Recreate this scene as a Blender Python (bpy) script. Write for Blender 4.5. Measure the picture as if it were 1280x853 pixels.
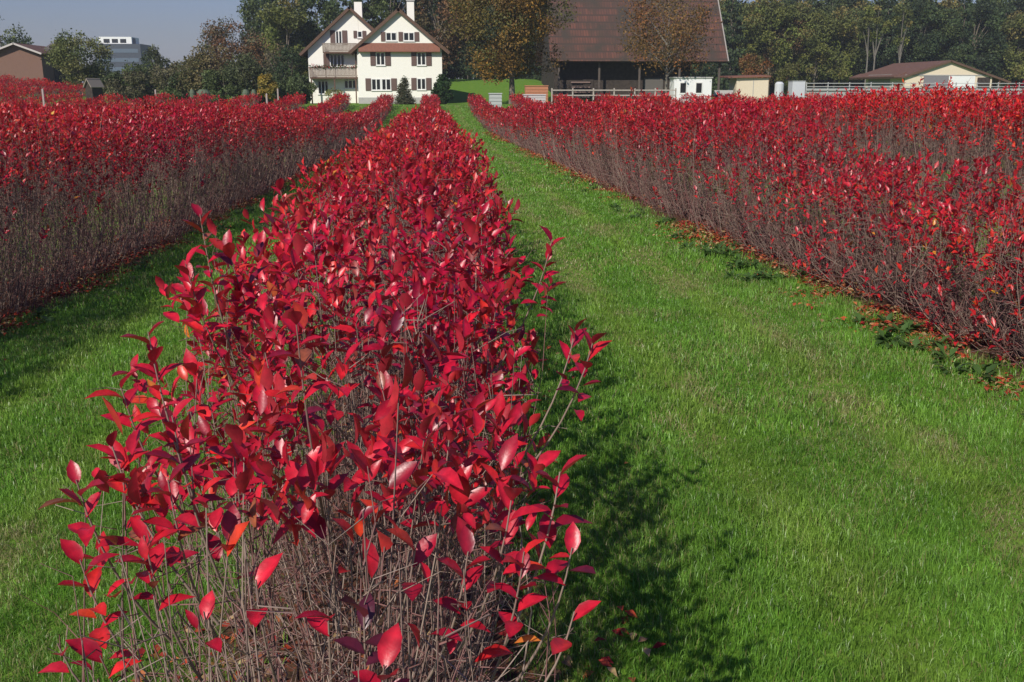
import bpy, math, random
import numpy as np
from mathutils import Vector

R = math.radians
rng = np.random.default_rng(7)
random.seed(7)
for o in list(bpy.data.objects): bpy.data.objects.remove(o)
scene = bpy.context.scene
COL = scene.collection

# ------------------------------------------------------------------ camera, sky, sun, exposure
CAM_Z = 1.6
PITCH, YAW = R(-14.19), R(-4.41)
F = 1244.0 / 1280.0
cam_d = bpy.data.cameras.new('camera'); cam = bpy.data.objects.new('camera', cam_d); COL.objects.link(cam)
cam.location = (0, 0, CAM_Z); cam.rotation_euler = (R(90) + PITCH, 0, YAW)
cam_d.sensor_width = 36; cam_d.lens = 36 * F; cam_d.clip_start = 0.05; cam_d.clip_end = 9000
scene.camera = cam
SUN_AZ = R(212); SUN_EL = R(37)          # compass angle from +Y, clockwise
world = bpy.data.worlds.new('World'); scene.world = world; world.use_nodes = True
wn = world.node_tree; bg = wn.nodes['Background']
sky = wn.nodes.new('ShaderNodeTexSky'); sky.sky_type = 'NISHITA'; sky.sun_disc = False
sky.sun_elevation = SUN_EL; sky.sun_rotation = SUN_AZ
sky.altitude = 300; sky.air_density = 1.6; sky.dust_density = .5; sky.ozone_density = 2.0
tint = wn.nodes.new('ShaderNodeMix'); tint.data_type = 'RGBA'; tint.blend_type = 'MULTIPLY'; tint.inputs['Factor'].default_value = 1
tint.inputs['B'].default_value = (.38, .46, .86, 1); wn.links.new(sky.outputs[0], tint.inputs['A'])
wn.links.new(tint.outputs['Result'], bg.inputs[0]); bg.inputs[1].default_value = 0.072
sd = bpy.data.lights.new('sun', 'SUN'); sd.energy = 3.6; sd.angle = R(0.5); sd.color = (1.0, 0.94, 0.84)
sun = bpy.data.objects.new('sun', sd); COL.objects.link(sun)
sdir = Vector((math.sin(SUN_AZ) * math.cos(SUN_EL), math.cos(SUN_AZ) * math.cos(SUN_EL), math.sin(SUN_EL)))
sun.rotation_euler = sdir.to_track_quat('Z', 'Y').to_euler(); sun.location = (0, 0, 60)
vs = scene.view_settings
vs.view_transform = 'Standard'; vs.look = 'None'; vs.exposure = 0.44; vs.gamma = 1; vs.use_curve_mapping = False
scene.cycles.max_bounces = 5; scene.cycles.diffuse_bounces = 2; scene.cycles.glossy_bounces = 2
scene.cycles.transmission_bounces = 3; scene.cycles.volume_bounces = 0

cp, sp_, cy, sy = math.cos(PITCH), math.sin(PITCH), math.cos(YAW), math.sin(YAW)
FWD = np.array([-sy * cp, cy * cp, sp_]); RGT = np.array([cy, sy, 0.0]); UPV = np.cross(RGT, FWD)
def ray(px, py):
    return FWD + RGT * ((px - 640) / 1244.) + UPV * ((426.5 - py) / 1244.)
def at(px, py, Y):
    """world x and z where the sight line of photo pixel (px, py) meets the plane y = Y"""
    r = ray(px, py); t = Y / r[1]
    return float(r[0] * t), float(CAM_Z + r[2] * t)

# ------------------------------------------------------------------ terrain
_ys = np.arange(-60, 2600, 1.0)
_py = [-60, 0, 5.5, 10, 16, 21, 35, 50, 65, 80, 90, 98, 118, 200, 400, 900, 2600]
_pz = [.2, 0, -.02, -.18, -.32, -.40, -.62, -.86, -1.0, -.75, -.32, .05, .0, .35, 1.2, 3, 8]
_prof = np.interp(_ys, _py, _pz)
_k = np.exp(-0.5 * (np.arange(-9, 10) / 3.0) ** 2); _k /= _k.sum()
_prof = np.convolve(np.pad(_prof, 9, mode='edge'), _k, mode='valid')
def sstep(a, b, x):
    t = np.clip((x - a) / (b - a), 0, 1); return t * t * (3 - 2 * t)
def ground(X, Y):
    X = np.asarray(X, float); Y = np.asarray(Y, float)
    z = np.interp(Y, _ys, _prof)
    q = np.interp(X, [-60, -30, -12, -8, -4, 0, 3.3, 8, 15, 60], [.5, .2, -.1, -.25, -.32, -.12, 0, .12, .2, .2])
    z = z + q * (1 - sstep(40, 95, Y))
    hill = sstep(55, 135, Y) * sstep(-26, -62, X) * 2.3
    meadow = sstep(119, 160, Y) * sstep(-16, -5, X) * sstep(24, 15, X) * 3.0      # the meadow rises beyond the house
    return z + hill + meadow
def gz(x, y): return float(ground(x, y))

# ------------------------------------------------------------------ materials
def nodes_of(m):
    m.use_nodes = True; nt = m.node_tree; return nt, nt.nodes['Principled BSDF']
MATS = {}
def mat(name, col, rough=0.8, noise=None, spec=0.3, metal=0.0, bump=0.0, scale2=None):
    """noise = (scale, amount, second colour)"""
    if name in MATS: return MATS[name]
    m = bpy.data.materials.new(name); nt, b = nodes_of(m)
    b.inputs['Base Color'].default_value = (*col, 1); b.inputs['Roughness'].default_value = rough
    b.inputs['Specular IOR Level'].default_value = spec; b.inputs['Metallic'].default_value = metal
    if noise:
        tc = nt.nodes.new('ShaderNodeTexCoord'); mp = nt.nodes.new('ShaderNodeMapping')
        if scale2: mp.inputs['Scale'].default_value = scale2
        n = nt.nodes.new('ShaderNodeTexNoise'); n.inputs['Scale'].default_value = noise[0]; n.inputs['Detail'].default_value = 6
        r = nt.nodes.new('ShaderNodeValToRGB'); r.color_ramp.elements[0].position = .35; r.color_ramp.elements[1].position = .68
        r.color_ramp.elements[0].color = (*col, 1)
        c2 = noise[2] if len(noise) > 2 else tuple(c * .5 for c in col)
        r.color_ramp.elements[1].color = (*[a + (c - a) * noise[1] for a, c in zip(col, c2)], 1)
        nt.links.new(tc.outputs['Object'], mp.inputs[0]); nt.links.new(mp.outputs[0], n.inputs['Vector'])
        nt.links.new(n.outputs[0], r.inputs[0]); nt.links.new(r.outputs[0], b.inputs['Base Color'])
        if bump:
            bp = nt.nodes.new('ShaderNodeBump'); bp.inputs['Strength'].default_value = bump
            nt.links.new(n.outputs[0], bp.inputs['Height']); nt.links.new(bp.outputs[0], b.inputs['Normal'])
    MATS[name] = m; return m
def leaf_mat(name, rough=0.4, transl=0.3, spec=0.5, back=None, detail=False):
    """colour from the leaf's own 'tint' attribute; thin leaf that lets some light through"""
    m = bpy.data.materials.new(name); nt, b = nodes_of(m)
    a = nt.nodes.new('ShaderNodeAttribute'); a.attribute_name = 'tint'
    src = a.outputs['Color']
    if detail:
        tc = nt.nodes.new('ShaderNodeTexCoord'); n = nt.nodes.new('ShaderNodeTexNoise')
        n.inputs['Scale'].default_value = 55; n.inputs['Detail'].default_value = 4
        nt.links.new(tc.outputs['Object'], n.inputs['Vector'])
        mr = nt.nodes.new('ShaderNodeMapRange'); mr.inputs[1].default_value = .3; mr.inputs[2].default_value = .75
        mr.inputs[3].default_value = 1.15; mr.inputs[4].default_value = .55
        nt.links.new(n.outputs[0], mr.inputs[0])
        vm = nt.nodes.new('ShaderNodeVectorMath'); vm.operation = 'SCALE'
        nt.links.new(src, vm.inputs[0]); nt.links.new(mr.outputs[0], vm.inputs['Scale']); src = vm.outputs[0]
        n2 = nt.nodes.new('ShaderNodeTexNoise'); n2.inputs['Scale'].default_value = 130; n2.inputs['Detail'].default_value = 2
        nt.links.new(tc.outputs['Object'], n2.inputs['Vector'])
        bp = nt.nodes.new('ShaderNodeBump'); bp.inputs['Strength'].default_value = .22; bp.inputs['Distance'].default_value = .002
        nt.links.new(n2.outputs[0], bp.inputs['Height']); nt.links.new(bp.outputs[0], b.inputs['Normal'])
    if back:
        g = nt.nodes.new('ShaderNodeNewGeometry'); mx = nt.nodes.new('ShaderNodeMix'); mx.data_type = 'RGBA'
        mu = nt.nodes.new('ShaderNodeMath'); mu.operation = 'MULTIPLY'; mu.inputs[1].default_value = back[0]
        nt.links.new(g.outputs['Backfacing'], mu.inputs[0]); nt.links.new(mu.outputs[0], mx.inputs['Factor'])
        nt.links.new(src, mx.inputs['A']); mx.inputs['B'].default_value = (*back[1], 1); src = mx.outputs['Result']
    nt.links.new(src, b.inputs['Base Color']); b.inputs['Roughness'].default_value = rough
    b.inputs['Specular IOR Level'].default_value = spec
    t = nt.nodes.new('ShaderNodeBsdfTranslucent'); nt.links.new(src, t.inputs[0])
    ms = nt.nodes.new('ShaderNodeMixShader'); ms.inputs[0].default_value = transl
    out = nt.nodes['Material Output']
    nt.links.new(b.outputs[0], ms.inputs[1]); nt.links.new(t.outputs[0], ms.inputs[2]); nt.links.new(ms.outputs[0], out.inputs[0])
    return m

M_LEAF = leaf_mat('red_berry_leaf', .38, .3, .7, (0.35, (.50, .07, .08)), True)
M_LEAF_FAR = leaf_mat('red_berry_leaf_far', .45, .3, .5)
M_GRASS = leaf_mat('grass_blade', .4, .42, .55)
M_CROWN = leaf_mat('tree_leaf', .6, .25, .25)
M_TWIG = leaf_mat('twig_bark', .8, .0, .25)
M_LITTER = leaf_mat('dry_leaf', .7, .1, .2)

# ground sheet material: grass with dry patches, brown soil and litter under the rows
SP, X0 = 4.1, -0.2
def ground_material():
    m = bpy.data.materials.new('meadow_ground'); nt, b = nodes_of(m); N = nt.nodes; L = nt.links
    tc = N.new('ShaderNodeTexCoord'); sx = N.new('ShaderNodeSeparateXYZ'); L.new(tc.outputs['Object'], sx.inputs[0])
    def math_(op, a, bb=None, c=None):
        n = N.new('ShaderNodeMath'); n.operation = op
        for i, v in enumerate((a, bb, c)):
            if v is None: continue
            if isinstance(v, (int, float)): n.inputs[i].default_value = v
            else: L.new(v, n.inputs[i])
        return n.outputs[0]
    def noise(s, d=5):
        n = N.new('ShaderNodeTexNoise'); n.inputs['Scale'].default_value = s; n.inputs['Detail'].default_value = d
        L.new(tc.outputs['Object'], n.inputs['Vector']); return n.outputs[0]
    def ramp(f, stops):
        r = N.new('ShaderNodeValToRGB'); cr = r.color_ramp
        while len(cr.elements) < len(stops): cr.elements.new(.5)
        for e, (p, c) in zip(cr.elements, stops): e.position = p; e.color = (*c, 1)
        L.new(f, r.inputs[0]); return r.outputs[0]
    def mix(f, a, c):
        n = N.new('ShaderNodeMix'); n.data_type = 'RGBA'; L.new(f, n.inputs['Factor']); L.new(a, n.inputs['A']); L.new(c, n.inputs['B']); return n.outputs['Result']
    n1 = noise(.7); n2 = noise(14); n3 = noise(3.0); n4 = noise(40)
    grass = ramp(n2, [(.3, (.06, .15, .014)), (.55, (.11, .22, .022)), (.75, (.18, .28, .05))])
    grass2 = ramp(n3, [(.35, (.09, .20, .018)), (.7, (.18, .26, .04))])
    g = N.new('ShaderNodeMix'); g.data_type = 'RGBA'; L.new(n1, g.inputs['Factor']); L.new(grass, g.inputs['A']); L.new(grass2, g.inputs['B'])
    soil = ramp(n4, [(.3, (.035, .022, .014)), (.5, (.08, .05, .03)), (.62, (.16, .05, .03)), (.75, (.17, .12, .07))])
    xm = math_('SUBTRACT', sx.outputs[0], X0); xm = math_('DIVIDE', xm, SP); xm = math_('ADD', xm, 100.5); fr = math_('FRACT', xm)
    d = math_('ABSOLUTE', math_('SUBTRACT', fr, .5)); d = math_('MULTIPLY', d, SP)
    dn = math_('ADD', d, math_('MULTIPLY', math_('SUBTRACT', n3, .5), .5))
    inrow = math_('SUBTRACT', 1.0, math_('SMOOTHSTEP', .5, .72, dn)) if False else None
    mr = N.new('ShaderNodeMapRange'); mr.interpolation_type = 'SMOOTHSTEP'; L.new(dn, mr.inputs[0])
    mr.inputs[1].default_value = .45; mr.inputs[2].default_value = .75; mr.inputs[3].default_value = 1; mr.inputs[4].default_value = 0
    lim = math_('LESS_THAN', sx.outputs[1], 99.0)
    hill = math_('MULTIPLY', math_('LESS_THAN', sx.outputs[0], -40.0), math_('LESS_THAN', sx.outputs[1], 136.0))
    lim = math_('MAXIMUM', lim, hill)
    f = math_('MULTIPLY', mr.outputs[0], lim)
    L.new(mix(f, g.outputs['Result'], soil), b.inputs['Base Color']); b.inputs['Roughness'].default_value = .95
    b.inputs['Specular IOR Level'].default_value = .1
    bp = N.new('ShaderNodeBump'); bp.inputs['Strength'].default_value = .6; bp.inputs['Distance'].default_value = .04
    L.new(n2, bp.inputs['Height']); L.new(bp.outputs[0], b.inputs['Normal'])
    return m

# ------------------------------------------------------------------ mesh helpers
def link(name, me, m, parent=None):
    o = bpy.data.objects.new(name, me); COL.objects.link(o)
    if m: me.materials.append(m)
    if parent: o.parent = parent
    return o
def np_mesh(name, V, faces, tint=None, smooth=False):
    """V (n,3); faces: list of integer arrays (m,k); tint: (n,3) per vertex"""
    me = bpy.data.meshes.new(name); V = np.ascontiguousarray(V, np.float32)
    idx = np.concatenate([f.ravel() for f in faces]).astype(np.int32)
    sizes = np.concatenate([np.full(len(f), f.shape[1], np.int32) for f in faces])
    starts = np.concatenate([[0], np.cumsum(sizes)[:-1]]).astype(np.int32)
    me.vertices.add(len(V)); me.vertices.foreach_set('co', V.ravel())
    me.loops.add(len(idx)); me.loops.foreach_set('vertex_index', idx)
    me.polygons.add(len(sizes)); me.polygons.foreach_set('loop_start', starts)
    if smooth: me.polygons.foreach_set('use_smooth', np.ones(len(sizes), bool))
    if tint is not None:
        a = me.attributes.new('tint', 'FLOAT_COLOR', 'POINT')
        a.data.foreach_set('color', np.concatenate([tint, np.ones((len(tint), 1))], 1).astype(np.float32).ravel())
    me.update(); me.validate(); return me
def tag(o, label=None, cat=None, group=None, kind=None):
    if label: o['label'] = label
    if cat: o['category'] = cat
    if group: o['group'] = group
    if kind: o['kind'] = kind
    return o
def empty(name, loc, rz=0.0):
    o = bpy.data.objects.new(name, None); COL.objects.link(o); o.location = loc; o.rotation_euler.z = rz
    o.empty_display_size = .2; return o
def copy_tree(o, parent=None):
    c = o.copy(); COL.objects.link(c)
    if parent: c.parent = parent
    for ch in list(o.children): copy_tree(ch, c)
    return c
class MB:
    """collects boxes, prisms and tubes into one mesh"""
    def __init__(s): s.v = []; s.f = []
    def add(s, v, f):
        b = len(s.v); s.v += [tuple(p) for p in v]; s.f += [tuple(i + b for i in q) for q in f]; return s
    def box(s, x0, x1, y0, y1, z0, z1):
        v = [(x, y, z) for z in (z0, z1) for y in (y0, y1) for x in (x0, x1)]
        return s.add(v, [(0, 2, 3, 1), (4, 5, 7, 6), (0, 1, 5, 4), (2, 6, 7, 3), (0, 4, 6, 2), (1, 3, 7, 5)])
    def prism(s, pts, y0, y1):
        """pts: outline in x,z, pushed along y"""
        n = len(pts); v = [(x, y0, z) for x, z in pts] + [(x, y1, z) for x, z in pts]
        f = [tuple(range(n)), tuple(range(2 * n - 1, n - 1, -1))] + [(i, i + n, (i + 1) % n + n, (i + 1) % n) for i in range(n)]
        return s.add(v, f)
    def slab(s, a, b, c, d, th):
        """thick quad a b c d, thickened downwards along its normal"""
        A, B, C, D = map(Vector, (a, b, c, d)); n = (B - A).cross(D - A).normalized() * th
        v = [A, B, C, D, A - n, B - n, C - n, D - n]
        return s.add(v, [(0, 1, 2, 3), (7, 6, 5, 4), (0, 4, 5, 1), (1, 5, 6, 2), (2, 6, 7, 3), (3, 7, 4, 0)])
    def rod(s, p, q, r, n=6, r2=None):
        p, q = Vector(p), Vector(q); d = (q - p).normalized(); r2 = r if r2 is None else r2
        u = d.orthogonal().normalized(); w = d.cross(u)
        v = [p + (u * math.cos(a) + w * math.sin(a)) * r for a in [2 * math.pi * i / n for i in range(n)]]
        v += [q + (u * math.cos(a) + w * math.sin(a)) * r2 for a in [2 * math.pi * i / n for i in range(n)]]
        return s.add(v, [(i, (i + 1) % n, (i + 1) % n + n, i + n) for i in range(n)] + [tuple(range(n - 1, -1, -1)), tuple(range(n, 2 * n))])
    def build(s, name, m, parent=None):
        me = bpy.data.meshes.new(name); me.from_pydata(s.v, [], s.f); me.update()
        return link(name, me, m, parent)

def unit(a): return a / np.maximum(np.linalg.norm(a, axis=-1, keepdims=True), 1e-9)
def tubes(P, Rr, sides=3):
    """P (n,s,3) paths, Rr (n,s) radii -> verts, quads"""
    n, s, _ = P.shape; D = unit(P[:, -1] - P[:, 0] + 1e-6)
    ref = np.where(np.abs(D[:, 2:3]) > .9, [[1., 0, 0]], [[0, 0, 1.]])
    U = unit(np.cross(D, ref)); W = np.cross(D, U)
    ph = rng.uniform(0, 6.28, n)
    rings = []
    for k in range(sides):
        a = ph + 2 * math.pi * k / sides
        rings.append(P + (U * np.cos(a)[:, None] + W * np.sin(a)[:, None])[:, None, :] * Rr[..., None])
    V = np.stack(rings, 2).reshape(-1, 3)       # n, s, sides
    base = (np.arange(n) * s * sides)[:, None, None] + (np.arange(s - 1) * sides)[None, :, None]
    k = np.arange(sides)[None, None, :]; k2 = (k + 1) % sides
    Q = np.stack([base + k, base + k2, base + sides + k2, base + sides + k], -1).reshape(-1, 4)
    return V, Q
# leaf outlines: (along, across, fold) rows; 8-face, 4-face and 2-face versions
def leaf_mesh(P, D, N, L, W, tint, lod, curl=.22, fold=.5):
    """P base, D along, N upper side; returns V, faces, tint per vertex"""
    S = np.cross(D, N); n = len(P)
    L = L[:, None]; W = W[:, None]
    c = (np.full((n, 1), curl) + rng.normal(0, .15, (n, 1)))
    def pt(t, w, side):
        return P + D * L * t - N * L * c * t * t + S * W * w * side + N * W * w * (fold if side else 0)
    if lod == 0:
        ts = [0, .22, .45, .72, 1.0]; ws = [0, .34, .5, .42, 0]
        pts = [pt(ts[0], 0, 0), pt(ts[1], 0, 0), pt(ts[2], 0, 0), pt(ts[3], 0, 0), pt(ts[4], 0, 0)]
        for side in (-1, 1):
            for i in (1, 2, 3): pts.append(pt(ts[i], ws[i], side))
        tri = [(0, 1, 5), (3, 4, 7), (0, 8, 1), (3, 10, 4)]; quad = [(1, 2, 6, 5), (2, 3, 7, 6), (1, 8, 9, 2), (2, 9, 10, 3)]
    elif lod == 1:
        pts = [pt(0, 0, 0), pt(.5, 0, 0), pt(1, 0, 0), pt(.5, .5, -1), pt(.5, .5, 1)]
        tri = [(0, 1, 3), (1, 2, 3), (0, 4, 1), (1, 4, 2)]; quad = []
    else:
        pts = [pt(0, 0, 0), pt(.5, .5, -1), pt(1, 0, 0), pt(.5, .5, 1)]
        tri = [(0, 2, 1), (0, 3, 2)]; quad = []
    if lod == 0:
        n8 = len(pts); tv = np.repeat(tint[:, None], n8, 1); tv[:, 1:4] *= 1.35; tv[:, 5:] *= .9
        b = (np.arange(n) * n8)[:, None, None]
        return np.stack(pts, 1).reshape(-1, 3), [(b + np.array(tri)[None]).reshape(-1, 3), (b + np.array(quad)[None]).reshape(-1, 4)], tv.reshape(-1, 3)
    k = len(pts); V = np.stack(pts, 1).reshape(-1, 3); b = (np.arange(n) * k)[:, None, None]
    faces = [(b + np.array(tri)[None]).reshape(-1, 3)]
    if quad: faces.append((b + np.array(quad)[None]).reshape(-1, 4))
    return V, faces, np.repeat(tint, k, 0)
def merge(parts):
    Vs, Fs, Ts, off = [], [], [], 0
    for V, f, t in parts:
        Vs.append(V); Ts.append(t); Fs += [a + off for a in f]; off += len(V)
    return np.concatenate(Vs), Fs, np.concatenate(Ts)
_nz = np.random.default_rng(3).uniform(0, 1, (256, 256))
def vnoise(x, y):
    x = np.asarray(x, float); y = np.asarray(y, float)
    xi = np.floor(x).astype(int); yi = np.floor(y).astype(int); u = x - xi; v = y - yi
    u = u * u * (3 - 2 * u); v = v * v * (3 - 2 * v); a = lambda i, j: _nz[(xi + i) % 256, (yi + j) % 256]
    return (a(0, 0) * (1 - u) + a(1, 0) * u) * (1 - v) + (a(0, 1) * (1 - u) + a(1, 1) * u) * v
def fbm(x, y): return (vnoise(x, y) + .5 * vnoise(x * 2.1 + 9, y * 2.1) + .25 * vnoise(x * 4.3, y * 4.3 + 5)) / 1.75

# ------------------------------------------------------------------ the ground sheet
def build_ground():
    xs = np.concatenate([-np.geomspace(1100, 14, 36), np.arange(-13, 13.1, .5), np.geomspace(14, 1100, 36)])
    ys = np.concatenate([-np.geomspace(200, 6, 10), np.arange(-5, 20, .5), np.arange(20, 160, 2.), np.geomspace(162, 1800, 34)])
    X, Y = np.meshgrid(xs, ys); Z = ground(X, Y)
    V = np.stack([X, Y, Z], -1).reshape(-1, 3); nx, ny = len(xs), len(ys)
    i = (np.arange(ny - 1)[:, None] * nx + np.arange(nx - 1)[None]).ravel()
    o = link('ground', np_mesh('ground', V, [np.stack([i, i + 1, i + nx + 1, i + nx], 1)], smooth=True), ground_material())
    tag(o, kind='structure')
build_ground()

def haze():
    m = bpy.data.materials.new('air'); m.use_nodes = True; nt = m.node_tree; nt.nodes.clear()
    out = nt.nodes.new('ShaderNodeOutputMaterial'); v = nt.nodes.new('ShaderNodeVolumePrincipled')
    v.inputs['Color'].default_value = (.86, .90, .95, 1); v.inputs['Density'].default_value = .00033; v.inputs['Anisotropy'].default_value = .1
    nt.links.new(v.outputs[0], out.inputs['Volume'])
    tag(MB().box(-1150, 1150, -260, 1900, -3.2, 62).build('haze', m), kind='stuff')
haze()

# ------------------------------------------------------------------ rows of red berry bushes
RED = np.array([(.60, .016, .030), (.52, .011, .027), (.42, .009, .026), (.68, .025, .020), (.30, .008, .022), (.70, .065, .020), (.16, .010, .024), (.32, .11, .035), (.68, .24, .03)])
RED_P = np.array([.28, .24, .18, .14, .07, .035, .02, .025, .005])
def leaf_tints(n, Xc, Yc, mul=1.0):
    k = rng.choice(len(RED), n, p=RED_P / RED_P.sum()); c = RED[k] * rng.uniform(.9, 1.25, (n, 1)) * mul
    patch = fbm(Xc * .5 + 50, Yc * .5)[:, None]               # whole branches lean to orange or to purple
    c = c * (1 + (patch - .5) * np.array([[.5, 2.2, -.6]]))
    return np.clip(c, .003, .8)
def twig_tints(n, reddish=0.42):
    a = np.array([[.20, .125, .105]]); b = np.array([[.33, .25, .20]]); c = np.array([[.21, .09, .085]])
    u = rng.uniform(0, 1, (n, 1)); t = a * (1 - u) + b * u; r = (rng.uniform(0, 1, (n, 1)) < reddish) * .8
    return t * (1 - r) + c * r

def row_height(k, Y):
    if k == 0: h = np.interp(Y, [1.0, 1.6, 3, 10, 25, 60, 98], [1.06, 1.16, 1.28, 1.42, 1.64, 1.5, 1.15])
    elif k == 1: h = np.interp(Y, [0, 7.5, 10, 13, 18, 30, 60, 98], [1.08, 1.1, 1.3, 1.6, 1.7, 1.65, 1.35, 1.1])
    elif k == -1: h = np.interp(Y, [0, 20, 40, 60, 98], [1.85, 1.85, 1.65, 1.4, 1.15])
    else: h = np.interp(Y, [0, 20, 40, 60, 98], [1.75, 1.75, 1.6, 1.4, 1.15])
    s = (Y + k * .37) / 1.05; i = np.floor(s).astype(int); f = s - i
    amp = _nz[(i * 7 + k * 31) % 256, (k * 13) % 256]; amp2 = _nz[(i * 11 + k * 5) % 256, 77]
    dome = 1 - (2 * f - 1) ** 2
    return h + (amp - .5) * (.14 if k == 0 else .30) + (dome - .6) * (.04 + .16 * amp2) * (.6 if k == 0 else 1)
def row_width(k, Y):
    if k == 0: return np.interp(Y, [1.0, 1.5, 3, 7, 14], [.28, .38, .57, .70, .76])
    return np.full_like(Y, .64)

def build_row(k, y0, y1, segs):
    """segs: (ya, yb, tips per metre, leaves per tip, leaf length, lod, stems per metre, stem radius scale)"""
    xc = X0 + SP * k - (.05 if k == 0 else 0)
    leaf_parts, twig_parts = [], []
    leafd = {0: .50, 1: .75, -1: .72}.get(k, .68)
    for (ya, yb, nt_, nl, LL, lod, ns, rs) in segs:
        ya = max(ya, y0); yb = min(yb, y1)
        if yb <= ya: continue
        # --- tips of leafy shoots
        n = int(nt_ * (yb - ya)); yt = rng.uniform(ya, yb, n)
        u = rng.uniform(-1, 1, n); u = np.sign(u) * np.abs(u) ** .8
        w = row_width(k, yt); H = row_height(k, yt)
        clump = fbm(yt * 1.6 + k * 9, u * 2.0 + k)
        if lod >= 2: dens = 1.0
        deep = rng.beta(1.0, 2.1, n)
        xt = xc + u * w * rng.uniform(.85, 1.08, n)
        zt = H * (1 - .10 * u ** 2) - deep * leafd * (np.interp(yt, [1.2, 1.6, 2.4], [.22, .45, 1]) if k == 0 else 1) * (.55 + .9 * clump) * (1 + .25 * np.abs(u)) + rng.exponential(.035, n)
        # ragged drops of foliage down the flanks
        low = (np.abs(u) > .6) & (rng.uniform(0, 1, n) < .10); zt[low] -= rng.uniform(.1, .45, low.sum()) * (np.clip(yt[low] - 1.6, .1, 1) if k == 0 else 1)
        zg = ground(xt, yt)
        tip = np.stack([xt, yt, zg + np.maximum(zt, .18)], 1)
        T = unit(np.stack([u * .38 + rng.normal(0, .22, n), rng.normal(0, .24, n), np.ones(n)], 1))
        Ls = rng.uniform(.10, .24, n) * (1 if lod < 2 else 1.2)
        if k == 0 and lod == 0: T[:, 1] -= .25 * np.clip(2.0 - yt, 0, 1); T = unit(T)
        # --- leaves along each tip
        q = np.arange(nl)[None] ; fr = (q + rng.uniform(0, 1, (n, nl))) / nl
        keep = rng.uniform(0, 1, (n, nl)) < .92
        az = q * 2.4 + rng.uniform(0, 6.28, (n, 1)) + rng.normal(0, .3, (n, nl))
        ref = unit(np.cross(T, np.array([[1., .3, 0]]))); bi = np.cross(T, ref)
        A = ref[:, None] * np.cos(az)[..., None] + bi[:, None] * np.sin(az)[..., None]
        al = np.clip(1.15 - .85 * fr + rng.normal(0, .30, (n, nl)), .12, 1.8)[..., None]
        Tn = T[:, None]
        D = unit(Tn * np.cos(al) + A * np.sin(al)); N = unit(Tn * np.sin(al) - A * np.cos(al))
        P = tip[:, None] - Tn * (Ls[:, None] * (1 - fr))[..., None]
        if k == 0:      # the old lower leaves of the row's near end have dropped
            keep &= (P[..., 2] > 1.61 - .454 * P[..., 1] + rng.normal(0, .05, P.shape[:2])) | (P[..., 1] > 2.7) | (rng.uniform(0, 1, P.shape[:2]) < .02)
        sel = keep.ravel(); P = P.reshape(-1, 3)[sel]; D = D.reshape(-1, 3)[sel]; N = N.reshape(-1, 3)[sel]
        m = len(P); Lf = LL * rng.uniform(.5, 1.18, m); Wf = Lf * rng.uniform(.40, .54, m)
        tint = leaf_tints(m, P[:, 0], P[:, 1])
        leaf_parts.append(leaf_mesh(P, D, N, Lf, Wf, tint, lod))
        # --- stems: from the root strip up into the tips
        n2 = int(ns * (yb - ya)); pick = rng.integers(0, n, n2)
        tt = tip[pick] - T[pick] * 0.02
        ub = (tt[:, 0] - xc) / .6
        bx = xc + ub * rng.uniform(.15, .75, n2) * .5 + rng.normal(0, .05, n2); by = tt[:, 1] + rng.normal(0, .16, n2)
        bz = ground(bx, by) - .01; B = np.stack([bx, by, bz], 1)
        S = 6 if lod == 0 else (5 if lod == 1 else 3); s = np.linspace(0, 1, S)[None, :, None]
        mid = B[:, None] * (1 - s) + tt[:, None] * s
        bow = np.stack([ub * .10 + rng.normal(0, .03, n2), rng.normal(0, .04, n2), np.zeros(n2)], 1)
        mid = mid + bow[:, None] * (4 * s * (1 - s)) + rng.normal(0, .028 if lod else .016, mid.shape) * (4 * s * (1 - s))
        rad = np.linspace(.0031, .0011, S)[None] * rs * rng.uniform(.7, 1.3, (n2, 1))
        V, Q = tubes(mid, rad); twig_parts.append((V, [Q], np.repeat(twig_tints(n2), S * 3, 0)))
        # --- side twigs hung on the stems, at every height
        n3 = int(ns * (11 if lod == 0 else 13 if lod == 1 else 4) * (yb - ya)); pk = rng.integers(0, n2, n3); f = rng.beta(1.3, 1.2, n3)[:, None]
        base = B[pk] * (1 - f) + tt[pk] * f + bow[pk] * (4 * f * (1 - f))
        aa = rng.uniform(0, 6.28, n3); el = rng.normal(.6, .5, n3); ln = rng.uniform(.05, .20 if k == 0 else .30, n3) * (1.3 - f[:, 0] * .6)
        dv = np.stack([np.cos(aa) * np.cos(el), np.sin(aa) * np.cos(el), np.sin(el)], 1) * ln[:, None]
        tipv = base + dv; kink = base + dv * .5 + rng.normal(0, .02, (n3, 3))
        Pp = np.stack([base, kink, tipv], 1) if lod < 2 else np.stack([base, tipv], 1)
        rad = (np.linspace(.0015, .0008, Pp.shape[1])[None] * rs * rng.uniform(.7, 1.3, (n3, 1)))
        V, Q = tubes(Pp, rad); twig_parts.append((V, [Q], np.repeat(twig_tints(n3), Pp.shape[1] * 3, 0)))
    return leaf_parts, twig_parts

NEAR = [(0, 5, 190, 8, .059, 0, 95, 1.0), (5, 11, 190, 8, .064, 1, 50, 1.25), (11, 24, 105, 7, .078, 1, 35, 1.8),
        (24, 50, 56, 6, .115, 2, 22, 3.0), (50, 101, 26, 6, .17, 2, 10, 6)]
SIDE = [(0, 12, 230, 8, .066, 1, 120, 1.25), (12, 24, 190, 7, .078, 1, 75, 1.6),
        (24, 50, 92, 6, .115, 2, 48, 2.5), (50, 101, 32, 6, .17, 2, 18, 5)]
FARR = [(0, 24, 150, 7, .082, 1, 60, 2.2), (24, 50, 62, 6, .12, 2, 30, 3.6), (50, 140, 28, 6, .18, 2, 9, 6)]

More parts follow.
